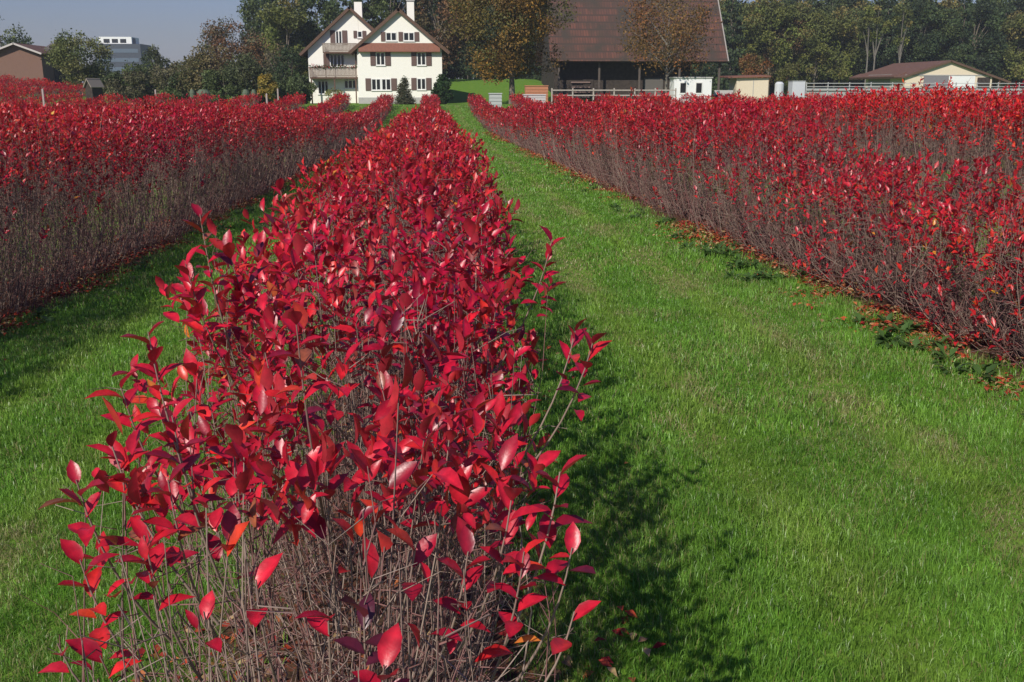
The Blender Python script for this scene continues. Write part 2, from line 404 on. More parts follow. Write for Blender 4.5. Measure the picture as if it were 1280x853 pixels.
# a few long shoots that stick out of the near end: photo pixel of the tip, distance along the view, leaf count, purple?
SPRIGS = [(95, 600, 1.55, 7, 0), (100, 700, 1.50, 8, 0), (125, 820, 1.45, 3, 0), (72, 805, 1.45, 2, 0), (138, 552, 1.65, 4, 0), (250, 268, 2.35, 9, 0),
          (232, 330, 2.3, 7, 0), (185, 415, 1.9, 9, 0), (150, 480, 1.8, 6, 0), (742, 425, 2.1, 7, 0), (715, 685, 1.6, 3, 0), (718, 765, 1.55, 2, 0),
          (320, 725, 1.45, 2, 0), (255, 765, 1.45, 2, 0), (455, 765, 1.35, 4, 1), (480, 832, 1.3, 8, 0), (700, 590, 1.6, 9, 0), (655, 690, 1.5, 8, 0),
          (180, 670, 1.5, 5, 0), (410, 760, 1.4, 2, 0), (585, 690, 1.5, 5, 0), (640, 620, 1.55, 7, 0), (285, 310, 2.4, 7, 0), (350, 235, 3.0, 8, 0), (520, 680, 1.45, 3, 0),
          (690, 300, 2.9, 9, 0), (720, 410, 2.3, 6, 0), (215, 520, 1.6, 7, 0), (370, 400, 1.7, 6, 0), (210, 600, 1.5, 6, 0)]
def sprigs():
    lp, tp = [], []          # shoots fork off inside the bush
    for px, py, d, nl, dark in SPRIGS:
        tip = np.array([0, 0, CAM_Z]) + ray(px, py) * d
        g = gz(X0 + (tip[0] - X0) * .72, max(tip[1], 1.4) + .1)
        B = np.array([X0 + (tip[0] - X0) * .72 + rng.normal(0, .03), max(tip[1], 1.4) + rng.uniform(.05, .2), g + (tip[2] - g) * .68])
        out = tip - B; T = unit(np.array([out[0] * .9, out[1] * .6, .75])[None])[0]
        s = np.linspace(0, 1, 7)[:, None]; c = tip - T * np.linalg.norm(out) * .45
        path = B * (1 - s) ** 2 + c * 2 * s * (1 - s) + tip * s ** 2
        V, Q = tubes(path[None], np.linspace(.0030, .0013, 7)[None], 5); tp.append((V, [Q], np.repeat(twig_tints(1, 0), 35, 0)))
        nl = nl + (2 if nl > 3 else 0); Ls = .04 + .015 * nl; fr = (np.arange(nl) + .5) / nl
        az = np.arange(nl) * 2.4 + rng.uniform(0, 6.28); ref = unit(np.cross(T, [1., .3, 0])[None])[0]; bi = np.cross(T, ref)
        A = ref[None] * np.cos(az)[:, None] + bi[None] * np.sin(az)[:, None]
        al = np.clip(1.35 - .8 * fr + rng.normal(0, .15, nl), .25, 1.6)[:, None]
        D = unit(T[None] * np.cos(al) + A * np.sin(al)); N = unit(T[None] * np.sin(al) - A * np.cos(al))
        P = tip[None] - T[None] * (Ls * (1 - fr))[:, None]
        Lf = rng.uniform(.042, .066, nl); tint = leaf_tints(nl, P[:, 0], P[:, 1])
        if dark: tint = np.tile([[.10, .012, .03]], (nl, 1))
        lp.append(leaf_mesh(P, D, N, Lf, Lf * .5, tint, 0))
    return lp, tp

G_ROWS = 'rows of red berry bushes across the field'
def make_rows():
    for k in range(-15, 17):
        xc = X0 + SP * k
        if k == 0: y0, segs = 1.15, NEAR
        else:
            edge = (-xc - .6) / .50 if k < 0 else (xc - .6) / .60
            y0 = max(1.0, edge - 3.0); segs = SIDE if abs(k) <= 2 else FARR
        y1 = 98.5 + random.uniform(-1, 1)
        if k <= -10: y1 = 136
        if y0 > y1 - 4: continue
        lp, tp = build_row(k, y0, y1, segs)
        if k == 0:
            a, b = sprigs(); lp += a; tp += b
        root = empty('berry_hedge', (0, 0, 0))
        root.location = (xc, y0, gz(xc, y0)); off = np.array([[xc, y0, gz(xc, y0)]])
        V, Fs, T = merge(lp); o = link('leaves', np_mesh('leaves', V - off, Fs, T, smooth=(k == 0)), M_LEAF if abs(k) <= 1 else M_LEAF_FAR, root)
        V, Fs, T = merge(tp); o = link('twigs', np_mesh('twigs', V - off, Fs, T), M_TWIG, root)
        if k == 0: lab = 'red-leaved berry bushes of the middle row, bare twigs at its near end'
        elif k == 1: lab = 'red berry bush row along the right edge of the wide grass path'
        elif k == -1: lab = 'tall red berry bush row left of the middle row, bare shaded twigs facing it'
        elif k == 2: lab = 'second red berry bush row right of the grass path, behind the low first row'
        elif k == -2: lab = 'second red berry bush row left of the middle row, its top just over the first'
        elif k > 2: lab = 'distant red berry bush row right of the grass path, only its leafy top showing'
        elif k >= -9: lab = 'distant red berry bush row running towards the white house and trees'
        else: lab = 'distant red berry bush row climbing the rise towards the brown barn'
        tag(root, lab, 'hedge', G_ROWS if -3 < k < 3 else ('far rows on the right' if k > 0 else 'far rows on the left' if k >= -9 else 'rows on the rise'))
make_rows()

# ------------------------------------------------------------------ grass blades, fallen leaves, weeds
def in_view(X, Y, mpx=60):
    """inside the picture, with a margin"""
    zc = ground(X, Y) - CAM_Z
    d = X * FWD[0] + Y * FWD[1] + zc * FWD[2]; x = (X * RGT[0] + Y * RGT[1]) / d * 1244 + 640
    y = 426.5 - (X * UPV[0] + Y * UPV[1] + zc * UPV[2]) / d * 1244
    return (d > .3) & (x > -mpx) & (x < 1280 + mpx) & (y < 853 + mpx * 1.5)
def row_dist(X):
    f = (X - X0) / SP; return np.abs(f - np.round(f)) * SP
def tracks_(X): return np.clip(1 - np.abs(np.abs(((X - X0) / SP) % 1 - .5) * SP - .45) / .26, 0, 1)
def build_grass():
    parts = []
    zones = [(1.6, 4.6, 17000, .0027, .050, -3, 4), (4.6, 9.5, 6500, .0045, .052, -6, 7), (9.5, 20, 1700, .0085, .058, -9, 10), (20, 45, 480, .017, .075, -14, 12), (45, 104, 110, .036, .08, -22, 14)]
    for ya, yb, den, w, h, xa, xb in zones:
        n = int((yb - ya) * (xb - xa) * den); X = rng.uniform(xa, xb, n); Y = rng.uniform(ya, yb, n)
        ok = in_view(X, Y); X, Y = X[ok], Y[ok]
        rd = row_dist(X) + (fbm(X * 3, Y * 3) - .5) * .35
        f2 = fbm(X * 2.2 + 3, Y * 2.2); dry = np.clip((fbm(X * 2.3 + 31, Y * 1.3 + 7) - .47 + .04 * (1 - tracks_(X))) * 7, 0, 1)
        tracks = np.clip(1 - np.abs(np.abs(((X - X0) / SP) % 1 - .5) * SP - .45) / .26, 0, 1)   # wheel tracks of the mower
        dry = np.clip(dry * (.22 + tracks), 0, 1)
        u = rng.uniform(0, 1, len(X))
        keep = (u > dry * .3) & ((rd > .62) | (u > .96) & (rd > .3) | (u > .6) & (rd > .45)); 
        far = Y > 98; keep &= ~far | (u > 0)
        X, Y, f2, dry, rd, tracks = X[keep], Y[keep], f2[keep], dry[keep], rd[keep], tracks[keep]; n = len(X)
        tuft = fbm(X * 11 + Y * 3, Y * 11 - X * 3); hh = h * (.45 + 1.25 * tuft * f2 * 1.6) * rng.uniform(.55, 1.35, n) * (1 - .3 * dry)
        hh *= 1 + .5 * np.clip(1.0 - rd, 0, .5)
        flow = fbm(X * 1.3, Y * 1.3) * 12
        a = flow * .6 + rng.normal(0, 2.2, n); lean = np.clip(rng.uniform(.05, .95, n) + .4 * dry, 0, 1.1)
        dx, dy = np.cos(a), np.sin(a)
        th = rng.uniform(0, 3.14, n); sx, sy2 = np.cos(th) * w * .5, np.sin(th) * w * .5
        z = ground(X, Y)
        B = np.stack([X, Y, z - .004], 1); S = np.stack([sx, sy2, np.zeros(n)], 1)
        Dh = np.stack([dx, dy, np.zeros(n)], 1); up = np.array([[0, 0, 1.]])
        Mid = B + up * (hh * .62)[:, None] + Dh * (hh * lean * .28)[:, None]
        Tip = B + up * (hh * (1.02 - .35 * lean))[:, None] + Dh * (hh * lean * .9)[:, None]
        V = np.stack([B - S, B + S, Mid + S * .75, Mid - S * .75, Tip], 1).reshape(-1, 3); b = (np.arange(n) * 5)[:, None]
        q = b + np.array([[0, 1, 2, 3]]); t = b + np.array([[3, 2, 4]])
        f3 = np.clip((f2[:, None] - .25) * 2, 0, 1); f3 = f3 * .45 + .55 * rng.uniform(0, 1, (n, 1)) ** 1.3; g = np.array([[.10, .245, .022]]) * (1 - f3) + np.array([[.25, .46, .07]]) * f3; g = g + tracks[:, None] * np.array([[.06, .02, .012]])
        g = g * rng.uniform(.5, 1.4, (n, 1)) * (.72 + .56 * fbm(X * 4 + 7, Y * 4)[:, None]); br = (rng.uniform(0, 1, (n, 1)) < (.05 + .95 * dry[:, None])) * .85
        g = g * (1 - br) + np.array([[.34, .30, .13]]) * br
        parts.append((V, [q, t], np.repeat(g, 5, 0)))
    V, Fs, T = merge(parts)
    tag(link('grass', np_mesh('grass', V, Fs, T), M_GRASS), 'short mown grass on the strips between the bush rows', 'grass', kind='stuff')
build_grass()
def build_litter():
    n = 130000; Y = 2.0 + (rng.uniform(0, 1, n) ** 2) * 60; k = rng.choice([-2, -1, -1, 0, 0, 1, 1, 1, 2], n)
    X = X0 + SP * k + rng.choice([-1, 1], n) * np.abs(rng.normal(.44, .21, n))
    c = fbm(X * 1.5 + 70, Y * 1.1); ok = in_view(X, Y) & (c > .47) & ((k != 0) | (Y > 5.5) | (rng.uniform(0, 1, n) < .2)); X, Y = X[ok], Y[ok]; n = len(X)
    s = np.interp(Y, [0, 10, 30, 60], [.045, .055, .09, .14])
    a = rng.uniform(0, 6.28, n); D = unit(np.stack([np.cos(a), np.sin(a), rng.normal(.1, .25, n)], 1))
    N = unit(np.cross(D, unit(np.stack([np.sin(a), -np.cos(a), rng.normal(0, .3, n)], 1)))); N[N[:, 2] < 0] *= -1
    P = np.stack([X, Y, ground(X, Y) + rng.uniform(.008, .04, n)], 1)
    cs = np.array([(.36, .05, .03), (.42, .14, .05), (.25, .02, .02), (.44, .30, .14), (.26, .15, .08), (.48, .07, .03)])
    t = cs[rng.integers(0, 6, n)] * rng.uniform(.7, 1.15, (n, 1))
    V, Fs, T = leaf_mesh(P, D, N, s, s * .55, t, 1, .3, .4)
    tag(link('fallen_leaves', np_mesh('fallen_leaves', V, Fs, T), M_LITTER), 'fallen red and brown leaves along the feet of the bush rows', 'fallen leaves', kind='stuff')
build_litter()
def build_weeds():
    P, D, N, Lf, T = [], [], [], [], []
    for _ in range(330):
        k = random.choice([1, 1, 1, 0, -1]); Y = 2.5 + random.random() ** 1.5 * 22; side = -1 if k == 1 else 1
        X = X0 + SP * k + side * abs(random.gauss(.72, .16))
        if k == 0 and Y < 6: continue
        if fbm(np.array([X * 2]), np.array([Y * 1.2]))[0] < .48: continue
        m = random.randint(8, 22); g = gz(X, Y)
        for i in range(m):
            a = random.uniform(0, 6.28); e = random.uniform(.2, 1.1)
            P.append((X + math.cos(a) * .02, Y + math.sin(a) * .02, g + random.uniform(0, .05))); D.append((math.cos(a) * math.cos(e), math.sin(a) * math.cos(e), math.sin(e)))
            N.append((-math.cos(a) * math.sin(e), -math.sin(a) * math.sin(e), math.cos(e))); Lf.append(random.uniform(.05, .12))
            q = random.uniform(.7, 1.3); T.append((.085 * q, .16 * q, .04 * q))
    Lf = np.array(Lf); V, Fs, T = leaf_mesh(np.array(P), np.array(D), np.array(N), Lf, Lf * .45, np.array(T), 1, .5, .25)
    tag(link('weeds', np_mesh('weeds', V, Fs, T), M_GRASS), 'low broad-leaved weeds along the feet of the bush rows', 'weeds', kind='stuff')
build_weeds()

# ------------------------------------------------------------------ trees
def crown_mesh(name, blobs, leaf, count, cols, seed, flat=.8, droop=0.0, shell=.55):
    r = np.random.default_rng(seed); Ps, Ts = [], []
    cols = np.array(cols); tot = sum(b[3] ** 2 for b in blobs)
    for (x, y, z, rad) in blobs:
        n = max(6, int(count * rad ** 2 / tot)); v = unit(r.normal(0, 1, (n, 3))); rr = rad * (shell + (1 - shell) * r.uniform(0, 1, (n, 1))) * r.uniform(.85, 1.15, (n, 1))
        p = v * rr * np.array([[1, 1, flat]]) + np.array([[x, y, z]]) + r.normal(0, rad * .08, (n, 3)); Ps.append(p)
        base = cols[r.integers(0, len(cols))] * r.uniform(.75, 1.25)
        Ts.append(base[None] * r.uniform(.7, 1.3, (n, 1)))
    P = np.concatenate(Ps); T = np.concatenate(Ts); n = len(P)
    D = unit(r.normal(0, 1, (n, 3)) + np.array([[0, 0, -droop]])); N = unit(np.cross(D, r.normal(0, 1, (n, 3))))
    N = np.where(N[:, 2:3] < 0, -N, N)
    L = leaf * r.uniform(.6, 1.4, n)
    V, Fs, Tv = leaf_mesh(P, D, N, L, L * .7, T, 2, .2, .2)
    return np_mesh(name, V, Fs, Tv)
def trunk_mesh(h, r, blobs, seed, limbs=9, lean=.02):
    rd = random.Random(seed); m = MB(); pts = [Vector((0, 0, -.3))]
    for i in range(1, 6): pts.append(Vector((rd.uniform(-1, 1) * lean * h * i / 5, rd.uniform(-1, 1) * lean * h * i / 5, h * i / 5)))
    for i in range(5): m.rod(pts[i], pts[i + 1], r * (1.25 if i == 0 else 1) * (1 - i * .17), 7, r * (1 - (i + 1) * .17))
    for b in rd.sample(blobs, min(limbs, len(blobs))):
        t = Vector(b[:3]); s = max(.15 * h, min(h * .95, t.z * .6)); i = min(4, int(s / h * 5)); p0 = pts[i].lerp(pts[i + 1], s / h * 5 - i)
        m.rod(p0, p0.lerp(t, .5) + Vector((0, 0, .1 * h * .3)), r * .38, 5, r * .22); m.rod(p0.lerp(t, .5) + Vector((0, 0, .1 * h * .3)), t, r * .22, 5, r * .06)
    return m
BARK = mat('tree_bark', (.11, .085, .065), .9, (6, .7, (.22, .19, .15)))
BARKP = mat('pale_bark', (.18, .165, .14), .9, (5, .7, (.12, .10, .08)))
def broad_blobs(H, Wd, bot, n, seed, br=.2, top=.0):
    r = random.Random(seed); out = []
    for i in range(n):
        while True:
            x, y, z = [r.uniform(-1, 1) for _ in range(3)]
            if .25 < x * x + y * y + z * z < 1: break
        w = Wd * .5 * (1 - br * .7)
        zz = (bot + H) / 2 + z * (H - bot) / 2 * (1 - br * .5)
        taper = 1 - top * max(0, z)
        out.append((x * w * taper, y * w * taper, zz, Wd * .5 * br * 1.6 * r.uniform(.6, 1.25)))
    return out
def cone_blobs(H, Wd, bot, seed):
    r = random.Random(seed); out = []; z = bot
    while z < H * .98:
        f = (z - bot) / (H - bot); rad = Wd * .5 * (1 - f) ** .85 + .15; n = max(1, int(5 + 6 * (1 - f)))
        for i in range(n):
            a = r.uniform(0, 6.28); q = rad * r.uniform(.35, .85)
            out.append((q * math.cos(a), q * math.sin(a), z + r.uniform(-.3, .3), max(.35, rad * .42 * r.uniform(.7, 1.2))))
        z += H * .045
    return out
def tree(name, label, loc, blobs, leaf, count, cols, H, tr, seed, cat='tree', group=None, bark=None, droop=0., flat=.8, limbs=9, shell=.55):
    root = empty(name, loc); tag(root, label, cat, group)
    trunk_mesh(H * .75, tr, blobs, seed, limbs).build('trunk', bark or BARK, root)
    link('crown', crown_mesh('crown', blobs, leaf, count, cols, seed, flat, droop, shell), M_CROWN, root)
    return root

DK = [(.045, .070, .026), (.060, .088, .030), (.085, .108, .034), (.036, .055, .024)]
MIDG = [(.13, .155, .035), (.17, .18, .042), (.11, .125, .034), (.20, .165, .05)]
OLIVE = [(.14, .11, .028), (.22, .13, .028), (.10, .095, .026), (.28, .15, .025), (.15, .09, .025)]
BRN = [(.17, .085, .042), (.20, .11, .05), (.13, .075, .04), (.12, .095, .04)]
GREY = [(.14, .12, .07), (.16, .11, .065), (.12, .12, .06)]

# one tree of each forest kind, then copies
def forest():
    kinds = {}
    for i, s in enumerate((11, 12, 13)):
        bl = cone_blobs(20, 7, 1.5, s); kinds['spruce%d' % i] = ('spruce_tree', bl, .42, 6500, DK[:2] + DK[3:], .25)
    for i, s in enumerate((21, 22)):
        bl = broad_blobs(17, 9, 2.2, 46, s); kinds['dark%d' % i] = ('forest_tree', bl, .38, 7500, DK, .28)
    bl = broad_blobs(15, 8.5, 1.5, 46, 31); kinds['mid'] = ('forest_tree', bl, .36, 7500, MIDG, .25)
    bl = broad_blobs(16, 9, 1.5, 46, 41); kinds['brown'] = ('beech_tree', bl, .36, 6500, BRN, .28)
    labs = {'spruce': 'tall dark green spruce standing in the wood behind the farm', 'dark': 'tall dark leafy forest tree standing in the wood behind the farm',
            'mid': 'mid green leafy forest tree at the edge of the wood behind the farm', 'brown': 'brown autumn tree in the wood right of the barn, above the orange tree'}
    protos = {}
    def place(kind, x, y, sc, label=None):
        nm, bl, lf, ct, cl, tr = kinds[kind]; lab = label or labs[kind.rstrip('012')]
        if kind not in protos:
            H = 20 if nm == 'spruce_tree' else 16
            protos[kind] = o = tree(nm, lab, (0, 0, 0), bl, lf, ct, cl, H, tr, 5 + len(protos), group='trees of the wood behind the farm', flat=.5 if nm == 'spruce_tree' else .8, droop=1.2 if nm == 'spruce_tree' else 0)
        else:
            o = copy_tree(protos[kind]); o['label'] = lab
        if label and 'group' in o: del o['group']
        o.location = (x, y, gz(x, y) - .1); o.scale = (sc * random.uniform(.9, 1.15), sc * random.uniform(.9, 1.15), sc); o.rotation_euler.z = random.uniform(0, 6.28)
        return o
    r = random.Random(5)
    # behind the house
    for px, Y, kd, sc in [(338, 168, 'dark0', .98), (362, 160, 'mid', 1.02), (352, 182, 'dark1', 1.2), (385, 172, 'spruce0', 1.1), (402, 165, 'dark1', 1.1), (425, 176, 'spruce1', 1.15), (448, 170, 'spruce2', 1.1),
                          (470, 178, 'spruce0', 1.25), (492, 172, 'dark0', 1.2), (512, 180, 'spruce1', 1.2), (528, 176, 'spruce2', 1.1), (582, 185, 'spruce0', 1.3), (600, 182, 'spruce1', 1.25), (566, 190, 'dark0', 1.3), (622, 186, 'dark1', 1.3), (645, 180, 'spruce2', 1.3), (548, 192, 'spruce1', 1.2)]:
        x, _ = at(px, 112, Y); place(kd, x, Y, sc)
    x, _ = at(549, 112, 150); place('brown', x, 150, 1.0, 'brown and green autumn tree rising just right of the white house')
    # behind and right of the barn: three ranks
    for rank, (Y, step, a, b) in enumerate([(190, 21, 905, 1330), (204, 19, 690, 1340), (218, 18, 680, 1350), (232, 16, 560, 1360)]):
        px = a + r.uniform(0, 10)
        while px < b:
            yy = Y + r.uniform(-4, 4); x, _ = at(px, 112, yy)
            if rank == 0: kd = r.choice(['mid', 'dark0', 'dark1', 'mid', 'mid', 'spruce1']) if not 960 < px < 983 else 'brown'
            else: kd = r.choice(['spruce0', 'spruce1', 'mid', 'dark0', 'dark1'])
            place(kd, x, yy, r.uniform(.95, 1.25) + rank * .08); px += step * r.uniform(.7, 1.3)
    # pale bare stems at the wood's edge
    for px in (1081, 1090, 1121):
        x, _ = at(px, 112, 181); g = gz(x, 181); root = empty('bare_trunk_tree', (x, 181, g))
        bl = broad_blobs(16, 4.5, 9, 10, px); trunk_mesh(15, .20, bl, px, 6, .01).build('trunk', BARKP, root)
        link('crown', crown_mesh('crown', bl, .36, 1400, MIDG, px), M_CROWN, root)
        tag(root, 'slender pale bare-trunked tree at the edge of the wood beside the low barn', 'tree', 'pale-trunked trees at the edge of the wood')
forest()

def single_trees():
    def T(name, label, px, Y, H, Wd, bot, nb, leaf, cnt, cols, seed, **kw):
        x, _ = at(px, 112, Y); return tree(name, label, (x, Y, gz(x, Y) - .05), broad_blobs(H, Wd, bot, nb, seed, kw.pop('br', .2), kw.pop('top', 0)), leaf, cnt, cols, H, kw.pop('tr', .2), seed, **kw)
    T('chestnut_tree', 'large olive and yellow autumn tree with a dark trunk left of the big barn', 640, 113, 17.5, 12.8, 1.6, 90, .26, 26000, OLIVE, 51, tr=.34, limbs=16, flat=.75)
    T('young_tree', 'thin yellow-brown tree with a bare trunk in front of the big barn roof', 832, 116, 13, 12.0, 3.0, 70, .24, 8000, [(.17, .10, .035), (.22, .12, .03), (.24, .10, .03), (.13, .09, .035)], 52, tr=.17, br=.24, bark=BARKP, limbs=26, shell=.2)
    T('autumn_tree', 'small orange autumn tree between the big barn and the wood', 940, 150, 7.0, 5.6, .5, 30, .26, 3600, [(.26, .10, .025), (.20, .09, .03), (.15, .10, .03)], 53)
    T('small_tree', 'yellow-green bushy tree right of the orange tree beside the cream shed', 985, 160, 5.4, 5, .4, 24, .26, 2600, [(.12, .12, .03), (.09, .11, .03)], 54)
    T('willow_tree', 'pale yellow-green tree beside the brown barn on the left', 100, 128, 8.2, 7.6, .6, 46, .24, 9000, [(.13, .15, .045), (.17, .17, .06), (.10, .13, .04)], 55, shell=.3)
    T('dark_tree', 'dark green tree rising behind the brown barn at the left edge', 8, 165, 11.6, 8.5, 1, 34, .3, 4200, DK + MIDG[:1], 56)
    T('autumn_tree', 'russet-brown tree with a bare ragged top left of the white house', 292, 128, 9.6, 8.8, .8, 60, .24, 10500, BRN + GREY, 57, shell=.3, tr=.24, limbs=24)
    T('dark_tree', 'dark green bushy tree under the russet tree, left of the house', 262, 118, 6.4, 7, .4, 36, .24, 5200, [(.12, .11, .045), (.09, .10, .04), (.15, .12, .05)], 58)
    T('dark_tree', 'dark round tree between the russet tree and the small yellow tree', 306, 116, 5.4, 5.5, .4, 30, .24, 4200, [(.07, .085, .035), (.09, .10, .04)], 59)
    T('dark_tree', 'dark green tree close to the left corner of the white house', 366, 124, 6.8, 5.6, .3, 34, .24, 4600, [(.035, .06, .022), (.05, .08, .028)], 60)
    T('autumn_tree', 'grey-brown leafy tree between the house and the russet tree', 345, 140, 8.2, 6.4, .5, 34, .24, 3800, GREY + [(.05, .075, .03)], 67, shell=.3)
    T('small_tree', 'small pointed green tree on the skyline right of the office block', 197, 150, 7.4, 4.6, .4, 26, .24, 3000, [(.06, .08, .035), (.08, .09, .04)], 61, top=.6)
    T('yellow_bush', 'small golden yellow tree in front of the dark trees left of the house', 334, 112, 3.3, 2.4, .2, 24, .18, 3600, [(.36, .24, .03), (.26, .20, .04)], 62, cat='tree', tr=.06)
    T('garden_shrub', 'round dark green shrub at the right corner of the white house', 553, 112, 3.4, 2.4, .0, 40, .16, 9000, [(.035, .075, .022), (.03, .06, .02)], 63, cat='shrub', tr=.06)
    x, _ = at(505, 112, 111)
    tree('garden_conifer', 'small brownish pointed conifer in front of the white house wall', (x, 111, gz(x, 111) - .05), cone_blobs(2.7, 2.0, .1, 64), .13, 6000, [(.10, .09, .05), (.075, .09, .045)], 2.7, .05, 64, cat='shrub', limbs=3)
    T('garden_shrub', 'low bright yellow-green shrub under the balconies of the house', 418, 116, 1.9, 2.6, .1, 14, .13, 1300, [(.17, .22, .05), (.22, .22, .06)], 65, cat='shrub', tr=.04)
    r = random.Random(9)
    for i, (px, Y, H, W_, c) in enumerate([(160, 120, 3.4, 5.0, 0), (182, 122, 4.4, 5.5, 1), (212, 120, 4.2, 5.5, 0), (238, 126, 5.4, 5.0, 2), (228, 118, 3.6, 4.4, 1), (280, 115, 4.0, 4.8, 1), (325, 118, 3.8, 4, 0), (352, 116, 3.2, 4.4, 1), (378, 116, 3.0, 3.4, 1), (146, 122, 3.0, 3.6, 1)]):
        cl = [[(.12, .12, .055), (.14, .125, .065)], [(.07, .095, .035), (.09, .12, .04)], [(.22, .15, .045), (.15, .13, .05)]][c]
        lab = ['dull olive bush in the line of bushes behind the left bush rows', 'dark green bush in the line of bushes behind the left bush rows', 'rusty orange bush in the line of bushes behind the left bush rows'][c]
        T('bush', lab, px, Y, H, W_, .1, 24, .24, 3600, cl, 70 + i, cat='bush', group='line of bushes behind the left rows', tr=.07)
    T('dark_tree', 'dark green tree in the gap between the office block and the bushes', 130, 150, 3.6, 8, .1, 20, .25, 2400, [(.05, .065, .03)], 66)
single_trees()

# ------------------------------------------------------------------ buildings
PLASTER = mat('white_plaster', (.84, .82, .74), .85, (3, .12, (.6, .56, .48)))
TILE = mat('brown_roof_tile', (.115, .06, .042), .85, (4, .8, (.19, .10, .07)))
TILE_RED = mat('red_brown_tile', (.24, .10, .065), .85, (6, .6, (.14, .07, .05)))
WOODB = mat('brown_wood', (.13, .075, .05), .8, (7, .6, (.08, .05, .035)))
SHUT = mat('shutter_paint', (.135, .085, .072), .6)
FRAME = mat('white_window_frame', (.75, .74, .70), .5)
GLASS = mat('window_glass', (.012, .014, .016), .12, spec=.6)
BALC = mat('weathered_balcony_wood', (.33, .28, .23), .85, (9, .7, (.20, .15, .12)))
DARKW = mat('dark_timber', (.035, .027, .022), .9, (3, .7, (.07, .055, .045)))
CONC = mat('concrete', (.42, .41, .38), .9, (4, .4, (.3, .29, .27)))
WHITE = mat('white_paint', (.78, .78, .76), .5, (2, .2, (.6, .6, .57)))
GREYM = mat('galvanised_steel', (.55, .56, .56), .45, metal=.3)
CREAM = mat('cream_boards', (.70, .60, .45), .8, (5, .3, (.55, .46, .33)))
RUBBER = mat('rubber', (.02, .02, .02), .8)

def window(root, x, y, z, w, h, panes=2, shutters=(True, True), split=False, sw=None):
    """facade is the plane y (looking from -y); x centre, z bottom; one window unit with its shutters"""
    fr = MB(); t = .09
    fr.box(x - w / 2, x + w / 2, y - .05, y - .003, z, z + t); fr.box(x - w / 2, x + w / 2, y - .05, y - .003, z + h - t, z + h)
    fr.box(x - w / 2, x - w / 2 + t, y - .05, y - .003, z + t, z + h - t); fr.box(x + w / 2 - t, x + w / 2, y - .05, y - .003, z + t, z + h - t)
    for i in range(1, panes):
        xx = x - w / 2 + w * i / panes; hw = .06 if not (split and i == panes // 2) else .13
        fr.box(xx - hw, xx + hw, y - .047, y - .004, z + t, z + h - t)
    fr.box(x - w / 2 - .06, x + w / 2 + .06, y - .12, y - .0035, z - .07, z - .001)
    f = fr.build('window', FRAME, root)
    MB().box(x - w / 2 + t * .6, x + w / 2 - t * .6, y - .022, y - .008, z + t * .6, z + h - t * .6).build('pane', GLASS, f)
    sw = sw or .56
    for sgn, on in zip((-1, 1), shutters):
        if not on: continue
        a = x + sgn * (w / 2 + .04); b = a + sgn * sw; x0, x1 = min(a, b), max(a, b)
        m = MB(); m.box(x0, x1, y - .075, y - .035, z - .03, z + h + .03)
        for j in range(7): zz = z + .1 + j * (h - .1) / 7; m.box(x0 + .06, x1 - .06, y - .09, y - .0745, zz, zz + (h - .1) / 14)
        m.build('shutter', SHUT, root)
def tiles_ridges(root, a, b, c, d, m_, th, name='roof', rows=14):
    return MB().slab(a, b, c, d, th).build(name, m_, root)

